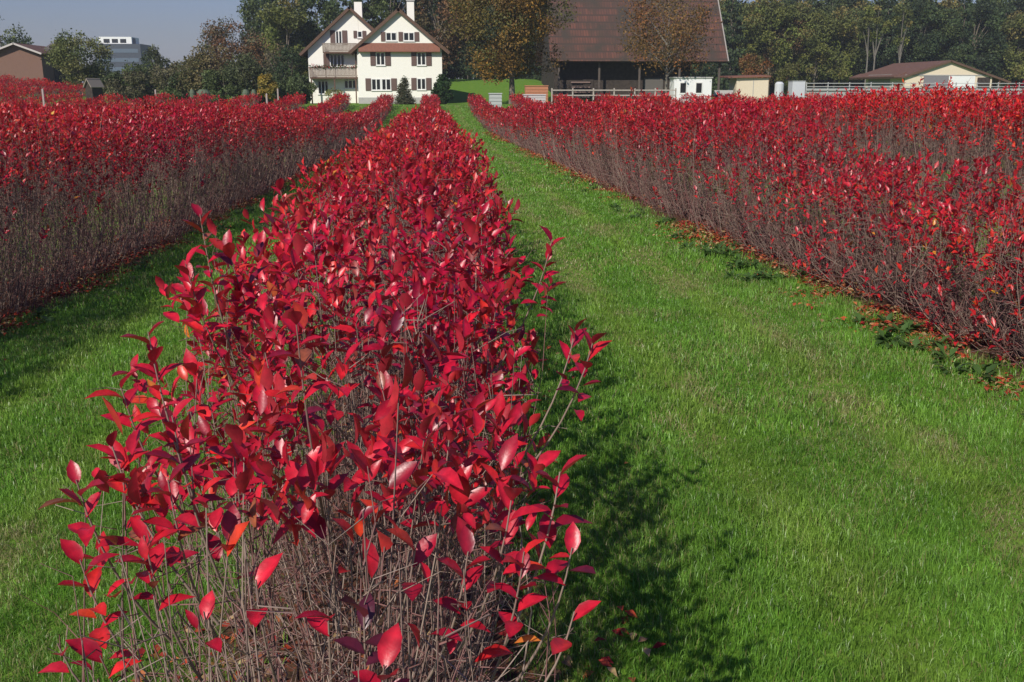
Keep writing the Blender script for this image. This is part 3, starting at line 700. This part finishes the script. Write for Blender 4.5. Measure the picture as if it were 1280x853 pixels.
def house():
    Y = 118.0
    xl, _ = at(448, 112, Y); xr, _ = at(553, 112, Y); xc = (xl + xr) / 2; g = min(gz(xl, Y), 0) - .35
    root = empty('white_house', (xc, Y, g)); tag(root, 'white farmhouse with two brown gable roofs, brown shutters and wooden balconies', 'house')
    U = lambda px, py, YY=Y: (at(px, py, YY)[0] - xc, at(px, py, YY)[1] - g)
    W2 = (xr - xl) / 2; eave = U(500, 60)[1]; apex = U(500, 14)[1]; ax = 0
    dep = 11.0
    k = (apex - eave) / W2
    MB().prism([(-W2, 0), (W2, 0), (W2, eave), (ax, apex), (-W2, eave)], 0, dep).build('wall', PLASTER, root)
    MB().box(-W2 - .03, W2 + .03, -.04, dep, 0, U(500, 122)[1]).build('plinth', CONC, root)
    ov = .95; th = .28
    for s, nm in ((-1, 'roof'), (1, 'roof')):
        top = apex + .30; bot = apex + .30 - k * (W2 + ov)
        a, b, c, d = (0, -.45, top), (0, dep + .6, top), (s * (W2 + ov), dep + .6, bot), (s * (W2 + ov), -.45, bot)
        pts = (d, c, b, a) if s > 0 else (a, b, c, d)
        m = MB(); m.slab(*pts, th); m.build('roof', TILE, root)
        # bargeboard
        n = MB(); n.slab((0, -.51, top + .03), (s * (W2 + ov), -.51, bot + .03), (s * (W2 + ov), -.453, bot + .03), (0, -.453, top + .03), .34 if s > 0 else -.34); n.build('bargeboard', WOODB, root)
    # pent roof band across the gable
    z0, z1 = U(500, 64)[1], U(500, 54)[1]
    pr = MB(); pr.add([(-W2 + .2, -.6, z0), (W2 - .2, -.6, z0), (W2 - .2, -.002, z1), (-W2 + .2, -.002, z1), (-W2 + .2, -.6, z0 - .12), (W2 - .2, -.6, z0 - .12), (W2 - .2, -.002, z0 - .12), (-W2 + .2, -.002, z0 - .12)],
           [(0, 1, 2, 3), (4, 7, 6, 5), (0, 4, 5, 1), (1, 5, 6, 2), (0, 3, 7, 4), (2, 6, 7, 3)])
    pr.build('pent_roof', TILE_RED, root)
    def win(px0, px1, py0, py1, panes, sh=(True, True), sw=.6, YY=Y, yloc=0.0, split=False):
        (x0, zt), (x1, zb) = U(px0, py0, YY), U(px1, py1, YY); window(root, (x0 + x1) / 2, yloc, zb, x1 - x0, zt - zb, panes, sh, split, sw)
    win(469.8, 481.5, 65.5, 82, 2); win(521, 532.5, 65.5, 82, 2)
    win(464, 489, 98.5, 113.2, 4, sw=.62, split=True); win(521, 532.5, 98, 112.5, 2)
    win(482, 496, 40.5, 51.5, 2, (True, False), .5); win(504, 518, 40.5, 51.5, 2, (True, True), .5)
    x0 = U(509, 3)[0]; z = U(513, 2, Y + 5)[1]
    c = MB(); cx = U(513, 5, Y + 5)[0]; c.box(cx - .42, cx + .42, 4.6, 5.4, apex - 2.2, z); c.build('chimney', PLASTER, root)
    MB().box(cx - .5, cx + .5, 4.5, 5.5, z + .002, z + .14).box(cx - .12, cx + .12, 4.9, 5.1, z + .14, z + .75).build('chimney_cap', CONC, root)
    # ---- left wing, set back
    YL = 121.5; yl = YL - Y
    a0 = U(387, 112, YL)[0]; apx, apz = U(437, 12, YL); W = apx - a0; ez = U(387, 62, YL)[1]; kk = (apz - ez) / W
    x_r = apx + W
    MB().prism([(a0, 0), (-W2 - .01, 0), (-W2 - .01, apz - kk * abs(-W2 - apx)), (apx, apz), (a0, ez)] if -W2 > apx else [(a0, 0), (-W2 - .01, 0), (-W2 - .01, apz - kk * (apx + W2)), (a0, ez)], yl, yl + 10).build('wing_wall', PLASTER, root)
    MB().prism([(-W2, 0), (x_r, 0), (x_r, ez), (max(apx, -W2 + .01), apz - kk * max(0, -W2 - apx))] if False else [(-W2, eave - 1), (x_r, eave - 1), (x_r, ez), (-W2, apz - kk * (-W2 - apx))], yl + .02, yl + 9.9).build('wing_wall', PLASTER, root)
    for s in (-1, 1):
        top = apz + .3; bot = top - kk * (W + .95); xe = apx + s * (W + .95)
        a, b, c, d = (apx, yl - .6, top), (apx, yl + 10.6, top), (xe, yl + 10.6, bot), (xe, yl - .6, bot)
        pts = (d, c, b, a) if s > 0 else (a, b, c, d)
        MB().slab(*pts, th).build('roof', TILE, root)
        MB().slab((apx, yl - .66, top + .03), (xe, yl - .66, bot + .03), (xe, yl - .603, bot + .03), (apx, yl - .603, top + .03), .3 if s > 0 else -.3).build('bargeboard', WOODB, root)
    cx, cz = U(447.5, 3, YL + 3); MB().box(cx - .45, cx + .45, yl + 2.6, yl + 3.4, apz - 2, cz).build('chimney', PLASTER, root)
    # balconies: slab, posts, boarded railing
    def balcony(px0, px1, pyt, pyb, out, flowers=False):
        (x0, zt), (x1, zb) = U(px0, pyt, YL - out), U(px1, pyb, YL - out)
        y0 = yl - out
        b = MB(); b.box(x0, x1, y0, yl - .003, zb - .18, zb - .002)
        bo = b.build('balcony', WOODB, root); m = MB(); xx = x0 + .02
        while xx < x1 - .1: m.box(xx, xx + .13, y0 - .03, y0, zb + .02, zt - .08); xx += .155
        yy = y0 + .05
        while yy < yl - .2: m.box(x0 - .03, x0, yy, yy + .13, zb + .02, zt - .08); yy += .155
        m.box(x0 - .05, x1, y0 - .06, y0 + .05, zt - .078, zt); m.box(x0, x1, y0 + .002, y0 + .04, zb + .1, zb + .2)
        m.build('railing', BALC, bo)
        if flowers:
            n = 500; P = np.stack([rng.uniform(x0, x1, n), y0 - .12 + rng.normal(0, .07, n), zt + rng.normal(.03, .09, n)], 1)
            D = unit(rng.normal(0, 1, (n, 3))); N = unit(np.cross(D, rng.normal(0, 1, (n, 3)))); L = rng.uniform(.1, .2, n)
            t = np.where(rng.uniform(0, 1, (n, 1)) < .75, [[.06, .10, .03]], [[.5, .07, .08]])
            V, Fs, T = leaf_mesh(P, D, N, L, L * .6, t, 2); link('balcony_flowers', np_mesh('balcony_flowers', V, Fs, T), M_CROWN, bo)
        return x0, x1, y0, zb
    X0b, X1b, Y0b, Zb = balcony(386.5, 447, 84, 96.5, 1.6, True); X0u, X1u, Y0u, Zu = balcony(403, 447, 54, 65, 1.4)
    p = MB()
    for xx in (X0b + .1, (X0b + X1b) / 2, X1b - .3): p.box(xx, xx + .14, Y0b + .04, Y0b + .18, 0, Zb - .18)
    for xx in (X0u + .2, X1u - .3): p.box(xx, xx + .14, Y0b + .06, Y0b + .2, Zb, Zu - .18)
    p.build('balcony_post', WOODB, root)
    def wl(px0, px1, py0, py1, panes, sh, sw=.6): 
        (x0, zt), (x1, zb) = U(px0, py0, YL), U(px1, py1, YL); window(root, (x0 + x1) / 2, yl, zb, x1 - x0, zt - zb, panes, sh, False, sw)
    wl(419, 428, 38.5, 56, 2, (True, True), .55); wl(446.5, 453, 39, 47.5, 1, (True, True), .4)
    wl(412, 431, 68, 84, 4, (True, False), .7); wl(397, 411, 101, 118, 3, (False, False)); wl(430, 446, 100, 111, 3, (False, False))
    return root
house()

def big_barn():
    Y = 130.0; xr, ze = at(910, 77, Y); xl, _ = at(688, 77, Y); g = gz(xr, Y) - .2
    root = empty('big_barn', (xl, Y, g)); tag(root, 'large old timber barn with a huge moss-dark red-brown tiled roof', 'barn')
    Wd = xr - xl; ez = ze - g; dep = 20; top = ez + 12.6
    # timber body set back under the eave
    MB().box(.8, Wd - 4.2, 2.6, dep - 2, 0, ez + .3).build('timber_wall', DARKW, root)
    MB().prism([(1.0, ez), (Wd - 1.0, ez), (Wd - 1.0, ez + .5), (1.0, ez + .5)], 2.0, dep - 2).build('tie_beam', DARKW, root)
    # gable ends
    gm = MB()
    for x in (.9, Wd - 1.1):
        gm.add([(x, 1.5, ez + .4), (x, dep - 1.5, ez + .4), (x, dep / 2, top - 1), (x + .2, 1.5, ez + .4), (x + .2, dep - 1.5, ez + .4), (x + .2, dep / 2, top - 1)], [(0, 2, 1), (3, 4, 5), (0, 1, 4, 3), (1, 2, 5, 4), (2, 0, 3, 5)])
    gm.build('gable', DARKW, root)
    rm = bpy.data.materials.new('old_barn_tile'); nt, b = nodes_of(rm); N = nt.nodes; L = nt.links
    tc = N.new('ShaderNodeTexCoord'); n1 = N.new('ShaderNodeTexNoise'); n1.inputs['Scale'].default_value = .35; n1.inputs['Detail'].default_value = 8
    n2 = N.new('ShaderNodeTexBrick'); n2.inputs['Scale'].default_value = 1; n2.inputs['Brick Width'].default_value = .35; n2.inputs['Row Height'].default_value = .28; n2.inputs['Mortar Size'].default_value = .03
    n2.inputs['Color1'].default_value = (.13, .052, .034, 1); n2.inputs['Color2'].default_value = (.08, .038, .027, 1); n2.inputs['Mortar'].default_value = (.05, .03, .022, 1)
    L.new(tc.outputs['Object'], n1.inputs['Vector']); mp = N.new('ShaderNodeMapping'); mp.inputs['Rotation'].default_value = (R(52), 0, 0); L.new(tc.outputs['Object'], mp.inputs[0]); L.new(mp.outputs[0], n2.inputs['Vector'])
    rp = N.new('ShaderNodeValToRGB'); rp.color_ramp.elements[0].position = .42; rp.color_ramp.elements[1].position = .62; L.new(n1.outputs[0], rp.inputs[0])
    mx = N.new('ShaderNodeMix'); mx.data_type = 'RGBA'; L.new(rp.outputs[0], mx.inputs['Factor']); L.new(n2.outputs[0], mx.inputs['A']); mx.inputs['B'].default_value = (.045, .034, .024, 1)
    L.new(mx.outputs['Result'], b.inputs['Base Color']); b.inputs['Roughness'].default_value = .9
    MB().slab((0, 0, ez), (Wd, 0, ez), (Wd, dep / 2, top), (0, dep / 2, top), .25).build('roof', rm, root)
    MB().slab((Wd, dep, ez), (0, dep, ez), (0, dep / 2, top), (Wd, dep / 2, top), .25).build('roof', rm, root)
    vb = MB(); vb.slab((Wd + .002, -.02, ez + .05), (Wd + .14, -.02, ez + .05), (Wd + .14, dep / 2, top + .06), (Wd + .002, dep / 2, top + .06), .35); vb.build('verge_board', mat('grey_board', (.32, .29, .26), .8), root)
    for i in range(5):
        x = 1.2 + i * (Wd - 2) / 4; MB().box(x - .12, x + .12, .9, 1.14, 0, ez - .05).build('post', mat('post_timber', (.11, .09, .075), .9, (6, .6, (.08, .06, .05))), root)
    bm = MB(); bm.box(.8, Wd - .3, .86, 1.16, ez - .04, ez + .2); bm.build('eave_beam', DARKW, root)
    # doors, board bands and shelves of the shaded front
    for x0, x1, z0, z1, m_, nm in [(Wd * .20, Wd * .26, 0, 3.0, DARKW, 'door'), (Wd * .55, Wd * .66, 0, 3.2, mat('grey_door', (.12, .11, .10), .85), 'door'), (Wd * .80, Wd * .90, 2.1, 3.4, mat('faded_board', (.28, .25, .24), .85), 'board_panel')]:
        MB().box(x0, x1, 2.5, 2.59, z0, z1).build(nm, m_, root)
    for j in range(4): MB().box(Wd * .13, Wd * .24, 2.3, 2.44, .7 + j * .62, .86 + j * .62).build('rail', mat('faded_rail', (.22, .15, .13), .85), root)
big_barn()

def low_barn():
    Y = 150.0; xa, za = at(1188, 75.5, Y); xl, zl = at(1130, 96, Y); xr, zr = at(1263, 97, Y); g = gz(xa, Y) - .2
    root = empty('low_barn', (xa, Y, g)); tag(root, 'low cream-walled barn with a shallow brown roof on the right', 'barn')
    A = za - g; sl = (A - (zl - g)) / (xa - xl) * 0.95; hw = xr - xa; e = A - sl * hw
    wl, wr = xl - xa + .2, at(1240, 100, Y)[0] - xa
    MB().prism([(wl, 0), (wr, 0), (wr, A - sl * wr - .25), (0, A - .25), (wl, A + sl * wl - .25)], 0, 14).build('wall', CREAM, root)
    xl2 = xl - xa - .6
    MB().slab((xl2, -.4, A + sl * xl2), (0, -.4, A), (0, 19, A), (xl2, 19, A + sl * xl2), .2).build('roof', TILE, root)
    MB().slab((0, -.4, A), (hw, -.4, e), (hw, 15, e), (0, 15, A), .2).build('roof', TILE, root)
    MB().slab((0, -.45, A + .04), (hw, -.45, e + .04), (hw, -.405, e + .04), (0, -.405, A + .04), .3).build('bargeboard', WOODB, root)
    MB().slab((xl2, -.45, A + sl * xl2 + .04), (0, -.45, A + .04), (0, -.405, A + .04), (xl2, -.405, A + sl * xl2 + .04), .3).build('bargeboard', WOODB, root)
    q = lambda px, py: (at(px, py, Y)[0] - xa, at(px, py, Y)[1] - g)
    x0, zt = q(1155, 95); x1, _ = q(1186, 95); MB().box(x0, x1, -.06, -.004, 0, zt).build('door', mat('grey_sliding_door', (.20, .19, .20), .7), root)
    x2, _ = q(1219, 95); MB().box(x1 + .05, x2, -.08, -.004, 0, zt - .02).build('door', WHITE, root)
    x3, z3 = q(1222, 97); x4, _ = q(1238, 97); MB().box(x3, x4, -.05, -.004, 1.2, z3).build('opening_shade_panel', DARKW, root)  # solid dark panel, its colour stands in for the shade inside an opening
    MB().box(wl, wr, -.1, -.004, zt + .02, zt + .16).build('trim_board', CONC, root)
    MB().box(wr + .05, hw - .4, 3.0, 3.2, 0, A - sl * hw).build('rear_wall', DARKW, root)
    for x in (wr + 1.0, hw - .5): MB().box(x, x + .18, -.3, -.12, 0, A - sl * (x + .2) - .2).build('post', WOODB, root)
    # long side roof reaching back to the left
    x5, z5 = at(1098, 93, Y + 12); x5 -= xa; z5 -= g
    MB().slab((x5, 2.0, z5), (xl2, 2.0, A + sl * xl2 - .05), (xl2, 19, A + sl * xl2 - .05), (x5, 19, z5), .18).build('side_roof', TILE, root)
    MB().box(x5 + .4, wl - .02, 5, 13, 0, z5 - .1).build('side_wall', mat('grey_boards', (.33, .30, .27), .85, (5, .5)), root)
low_barn()

def brown_barn():
    Y = 140.0; xa, za = at(19, 54, Y); xr, zr = at(52, 66, Y); g = gz(xa, Y) - .6
    root = empty('brown_barn', (xa, Y, g), R(0)); tag(root, 'brown timber barn with a pale-edged gable at the left edge', 'barn')
    hw = xr - xa; A = za - g; E = zr - g; BW = mat('red_brown_boards', (.20, .115, .085), .85, (4, .5, (.13, .075, .055)), scale2=(6, 6, .4))
    MB().prism([(-hw * 1.4, 0), (hw - .1, 0), (hw - .1, E - .15), (0, A - .15), (-hw * 1.4, A - .15 - (A - E) * 1.4)], 0, 12).build('wall', BW, root)
    k = (A - E) / hw
    MB().slab((-hw * 1.5, -.7, A - k * hw * 1.5), (0, -.7, A), (0, 14, A), (-hw * 1.5, 14, A - k * hw * 1.5), .16).build('roof', TILE, root)
    MB().slab((0, -.7, A), (hw + .3, -.7, E - k * .3), (hw + .3, 14, E - k * .3), (0, 14, A), .16).build('roof', TILE, root)
    for s in (-1, 1):
        a = (0, -.75, A + .03); b = (s * (hw * (1.5 if s < 0 else 1.08)), -.75, A - k * hw * (1.5 if s < 0 else 1.08) + .03); a2 = (0, -.705, A + .03); b2 = (b[0], -.705, b[2])
        (MB().slab(b, a, a2, b2, .22) if s < 0 else MB().slab(a, b, b2, a2, .22)).build('bargeboard', mat('pale_board', (.50, .46, .42), .8), root)
    x2 = at(72, 70, Y + 6)[0] - xa; z2 = at(70, 54, Y + 8)[1] - g
    MB().box(hw + .02, x2, 4, 11, 0, E - .3).build('annex_wall', DARKW, root)
    MB().slab((hw * .4, 3.2, E - .1), (x2 + .4, 3.2, E - .1), (x2 + .4, 9, z2), (hw * .4, 9, z2), .15).build('annex_roof', mat('grey_brown_roof', (.12, .10, .09), .9), root)
brown_barn()

def office_block():
    Y = 420.0; x0, z0 = at(118, 70, Y); x1, z1 = at(175, 55, Y); g = gz(x0, Y)
    root = empty('office_block', (x0, Y, g)); tag(root, 'distant dark office block with a white penthouse storey on the skyline', 'building')
    W = x1 - x0; H = z1 - g; DK_ = mat('dark_facade', (.05, .06, .078), .6)
    MB().box(0, W, 0, 16, 0, H).build('wall', DK_, root)
    px0 = at(122, 50, Y)[0] - x0; px1 = at(163, 50, Y)[0] - x0; zt = at(140, 46, Y)[1] - g
    MB().box(px0, px1, 1.5, 12, H + .002, zt).build('penthouse', WHITE, root)
    for i in range(3):
        a = px0 + 1.8 + i * (px1 - px0 - 3) / 3; MB().box(a, a + 2.3, 1.42, 1.496, H + .4, zt - .8).build('window', GLASS, root)
    MB().box(W - 4.6, W - 3.2, 3, 6, H + .002, zt - .4).build('roof_plant', DK_, root)
    for fl in range(4):
        z = H - 3.4 - fl * 3.5; MB().box(1, W - 1, -.08, -.004, z, z + 1.5).build('window_band', mat('blue_grey_glass', (.10, .13, .17), .3, spec=.5), root)
office_block()

def cream_shed():
    Y = 122.; x0, z0 = at(921, 98, Y); x1, _ = at(961, 98, Y); g = gz(x0, Y); W = x1 - x0; H = z0 - g
    root = empty('cream_shed', (x0, Y, g)); tag(root, 'small cream shed with a flat brown roof right of the big barn', 'shed')
    MB().box(0, W, 0, 3, 0, H).build('wall', CREAM, root); MB().slab((-1.2, -.4, H + .16), (W + .15, -.4, H + .3), (W + .15, 3.3, H + .45), (-1.2, 3.3, H + .3), .16).build('roof', TILE_RED, root)
    MB().box(W * .52, W * .54, -.03, -.003, .1, H - .1).build('door_post', CONC, root)
cream_shed()
def white_cabin():
    Y = 114.; x0, z0 = at(843, 98, Y); x1, _ = at(890, 98, Y); g = gz(x0, Y); W = x1 - x0; H = z0 - g
    root = empty('white_cabin', (x0, Y, g)); tag(root, 'small white cabin with two dark windows in front of the big barn', 'cabin')
    MB().box(0, W, 0, 2.2, .12, H).build('wall', WHITE, root); MB().box(-.1, W + .1, -.1, 2.3, H + .002, H + .14).build('roof', CONC, root)
    for f in (.24, .66):
        xx = W * f; fr = MB(); 
        fr.box(xx - .42, xx + .42, -.05, -.003, H * .38, H * .86); o = fr.build('window', FRAME, root)
        MB().box(xx - .32, xx + .32, -.06, -.0505, H * .43, H * .81).build('pane', GLASS, o)
white_cabin()
def field_hut():
    Y = 104.; x, z = at(117, 98, Y); g = gz(x, Y)
    x0, zb = at(110, 108, Y); x1, _ = at(124, 108, Y); hw = (x1 - x0) / 2
    root = empty('field_hut', ((x0 + x1) / 2, Y, g), R(-25)); tag(root, 'small wooden hut with a pitched roof among the far left bush rows', 'hut')
    e = zb - g; a = z - g
    MB().prism([(-hw * .8, 0), (hw * .8, 0), (hw * .8, e), (0, a - .15), (-hw * .8, e)], -.7, .7).build('wall', DARKW, root)
    MB().slab((-hw, -.9, e - .1), (0, -.9, a), (0, 0.9, a), (-hw, 0.9, e - .1), .08).build('roof', mat('grey_shingle', (.26, .22, .18), .9), root)
    MB().slab((0, -.9, a), (hw, -.9, e - .1), (hw, .9, e - .1), (0, .9, a), .08).build('roof', MATS['grey_shingle'], root)
field_hut()

# ------------------------------------------------------------------ small farm things
def white_rail_fence():
    Y = 118.; xs = [at(px, 112, Y)[0] for px in (1008, 1300)]
    root = empty('rail_fence', (xs[0], Y, gz(xs[0], Y))); tag(root, 'long pale rail fence between the far right bush rows and the low barn', 'fence')
    W = xs[1] - xs[0]; zt = at(1100, 104, Y)[1] - root.location.z
    for z in (zt, zt - .38, zt - .76): MB().box(0, W, -.04, .04, z - .07, z).build('rail', mat('grey_white_rail', (.42, .42, .41), .7), root)
    n = int(W / 2.4)
    for i in range(n + 1): x = i * W / n; MB().box(x - .05, x + .05, .045, .14, -.1, zt + .08).build('post', MATS['grey_white_rail'], root)
    MB().box(0, W, .17, .22, .0, zt - .55).build('mesh_panel', mat('pale_mesh', (.36, .36, .35), .7, (30, .8, (.3, .31, .28))), root)
white_rail_fence()
def paddock_fence():
    Y = 108.; xs = [at(px, 112, Y)[0] for px in (690, 845)]
    root = empty('paddock_fence', (xs[0], Y, gz(xs[0], Y))); tag(root, 'weathered two-rail wooden fence in front of the big barn', 'fence')
    W = xs[1] - xs[0]; m_ = mat('weathered_rail', (.42, .37, .32), .85, (6, .5, (.25, .21, .18)))
    for z in (1.02, 1.55): MB().box(0, W, -.03, .03, z - .12, z).build('rail', m_, root)
    for i in range(7): x = i * W / 6; MB().box(x - .07, x + .07, .035, .16, -.1, 1.7).build('post', m_, root)
paddock_fence()
def crate_bin(px0, px1, pyt, Y, label, m_, name='field_crate', slats=True, h=None):
    x0, zt = at(px0, pyt, Y); x1, _ = at(px1, pyt, Y); g = gz((x0 + x1) / 2, Y); W = x1 - x0; H = zt - g
    root = empty(name, (x0, Y, g)); tag(root, label, 'crate')
    b = MB(); b.box(0, W, .02, 1.2, H * .12, H - .1); b.build('body', m_, root)
    r = MB()
    for i in range(5): z = H * .14 + i * (H * .8) / 5; r.box(-.02, W + .02, -.02, .018, z, z + H * .1)
    r.build('slat', m_, root)
    MB().box(-.05, W + .05, -.05, 1.25, H - .09, H).build('lid', m_, root)
    f = MB()
    for x in (.02, W / 2 - .06, W - .14): f.box(x, x + .12, .05, 1.15, 0, H * .118)
    f.build('runner', DARKW, root)
crate_bin(612, 627, 116.5, 86, 'pale grey box standing in the first row right of the path, near its far end', mat('grey_plastic', (.40, .43, .40), .6))
crate_bin(655, 682, 118, 92, 'low pale box behind the bush rows in front of the large olive tree', mat('pale_plastic', (.50, .47, .45), .6))
crate_bin(657, 685, 107, 109, 'orange wooden box beside the trunk of the large olive tree', mat('orange_board', (.45, .19, .10), .8, (5, .4, (.3, .13, .08))))
def tank(px0, px1, pyt, Y, label):
    x0, zt = at(px0, pyt, Y); x1, _ = at(px1, pyt, Y); g = gz(x0, Y); W = x1 - x0; H = zt - g
    root = empty('water_tank', ((x0 + x1) / 2, Y, g)); tag(root, label, 'tank')
    m = MB(); n = 14
    for z0, z1, r0, r1 in [(.18, H * .9, W / 2, W / 2), (H * .9, H, W / 2, W * .3)]: m.rod((0, 0, z0), (0, 0, z1), r0, n, r1)
    m.build('body', mat('dull_white_plastic', (.52, .54, .55), .6), root); MB().rod((0, 0, H), (0, 0, H + .1), W * .12, 10).build('lid', RUBBER, root)
    MB().box(-W / 2, W / 2, -W / 2, W / 2, 0, .17).build('pallet', CONC, root)
tank(969, 980, 102.5, 121, 'round white tank just right of the cream shed'); 
def trailer(px0, px1, pyt, Y, label):
    x0, zt = at(px0, pyt, Y); x1, _ = at(px1, pyt, Y); g = gz(x0, Y); W = x1 - x0; H = zt - g
    root = empty('box_trailer', (x0, Y, g)); tag(root, label, 'trailer')
    MB().box(0, W, 0, 1.5, .45, H).build('body', mat('dull_white_plastic', (.52, .54, .55), .6), root); MB().box(-.04, W + .04, -.04, 1.54, H + .002, H + .07).build('roof', GREYM, root)
    for x in (W * .3, W * .7): MB().rod((x, -.08, .3), (x, .1, .3), .3, 14).build('wheel', RUBBER, root)
    MB().box(W + .002, W + .9, .7, .8, .42, .5).build('drawbar', GREYM, root)
trailer(991, 1007, 102, 121, 'small white box trailer at the left end of the rail fence')
def wagon():
    Y = 117.; x0, _ = at(893, 100, Y); x1, _ = at(917, 100, Y); g = gz(x0, Y); W = x1 - x0
    root = empty('farm_wagon', (x0, Y, g)); tag(root, 'dark farm wagon with large wheels beside the white cabin', 'wagon')
    MB().box(0, W, 0, 1.6, .75, .9).build('bed', DARKW, root); MB().box(0, W, -.05, -.003, .9, 1.5).build('side_board', mat('pale_rail', (.45, .43, .40), .8), root)
    for x in (W * .28, W * .78):
        w = MB(); w.rod((x, -.2, .55), (x, -.06, .55), .55, 18); o = w.build('wheel', RUBBER, root); MB().rod((x, -.22, .55), (x, -.201, .55), .3, 14).build('rim', GREYM, o)
wagon()
def stake(px, pyt, Y, label, h=None):
    x, zt = at(px, pyt, Y); g = gz(x, Y); root = MB(); H = zt - g
    root.box(-.06, .06, -.06, .06, -.1, H - .06); root.add([(-.06, -.06, H - .06), (.06, -.06, H - .06), (.06, .06, H - .06), (-.06, .06, H - .06), (0, 0, H + .02)], [(0, 1, 4), (1, 2, 4), (2, 3, 4), (3, 0, 4)])
    o = root.build('stake', mat('pale_stake', (.40, .33, .30), .9, (12, .5, (.26, .2, .18)))); o.location = (x, Y, g); tag(o, label, 'post')
stake(333, 117, 80, 'pale wooden stake standing in the bush rows below the golden yellow tree')
stake(347, 111, 94, 'pale wooden stake beside the golden yellow tree, behind the last bush rows')
stake(53, 111, 74, 'pale wooden stake standing in the bush rows below the brown barn')
stake(194, 112, 97, 'pale wooden stake at the far end of the rows under the line of bushes')
def guard(px, pyt, w, Y, label):
    """pale green sleeve round a young plant"""
    x, zt = at(px, pyt, Y); g = gz(x, Y); H = zt - g; m = MB(); r = w / 1244 * Y / 2
    m.rod((0, 0, 0), (0, 0, H * .8), r, 10, r * 1.05); m.rod((0, 0, H * .8), (0, 0, H), r * 1.05, 10, r * .6)
    o = m.build('plant_sleeve', mat('pale_green_fleece', (.11, .14, .09), .9, (8, .6, (.07, .09, .055)))); o.location = (x, Y, g)
    tag(o, label, 'plant cover', 'pale covers before the line of bushes')
for px, w in ((254, 15), (307, 8), (317, 6), (240, 6)):
    guard(px, 112, w, 99.5, 'pale green upright cover standing before the dark trees left of the house')
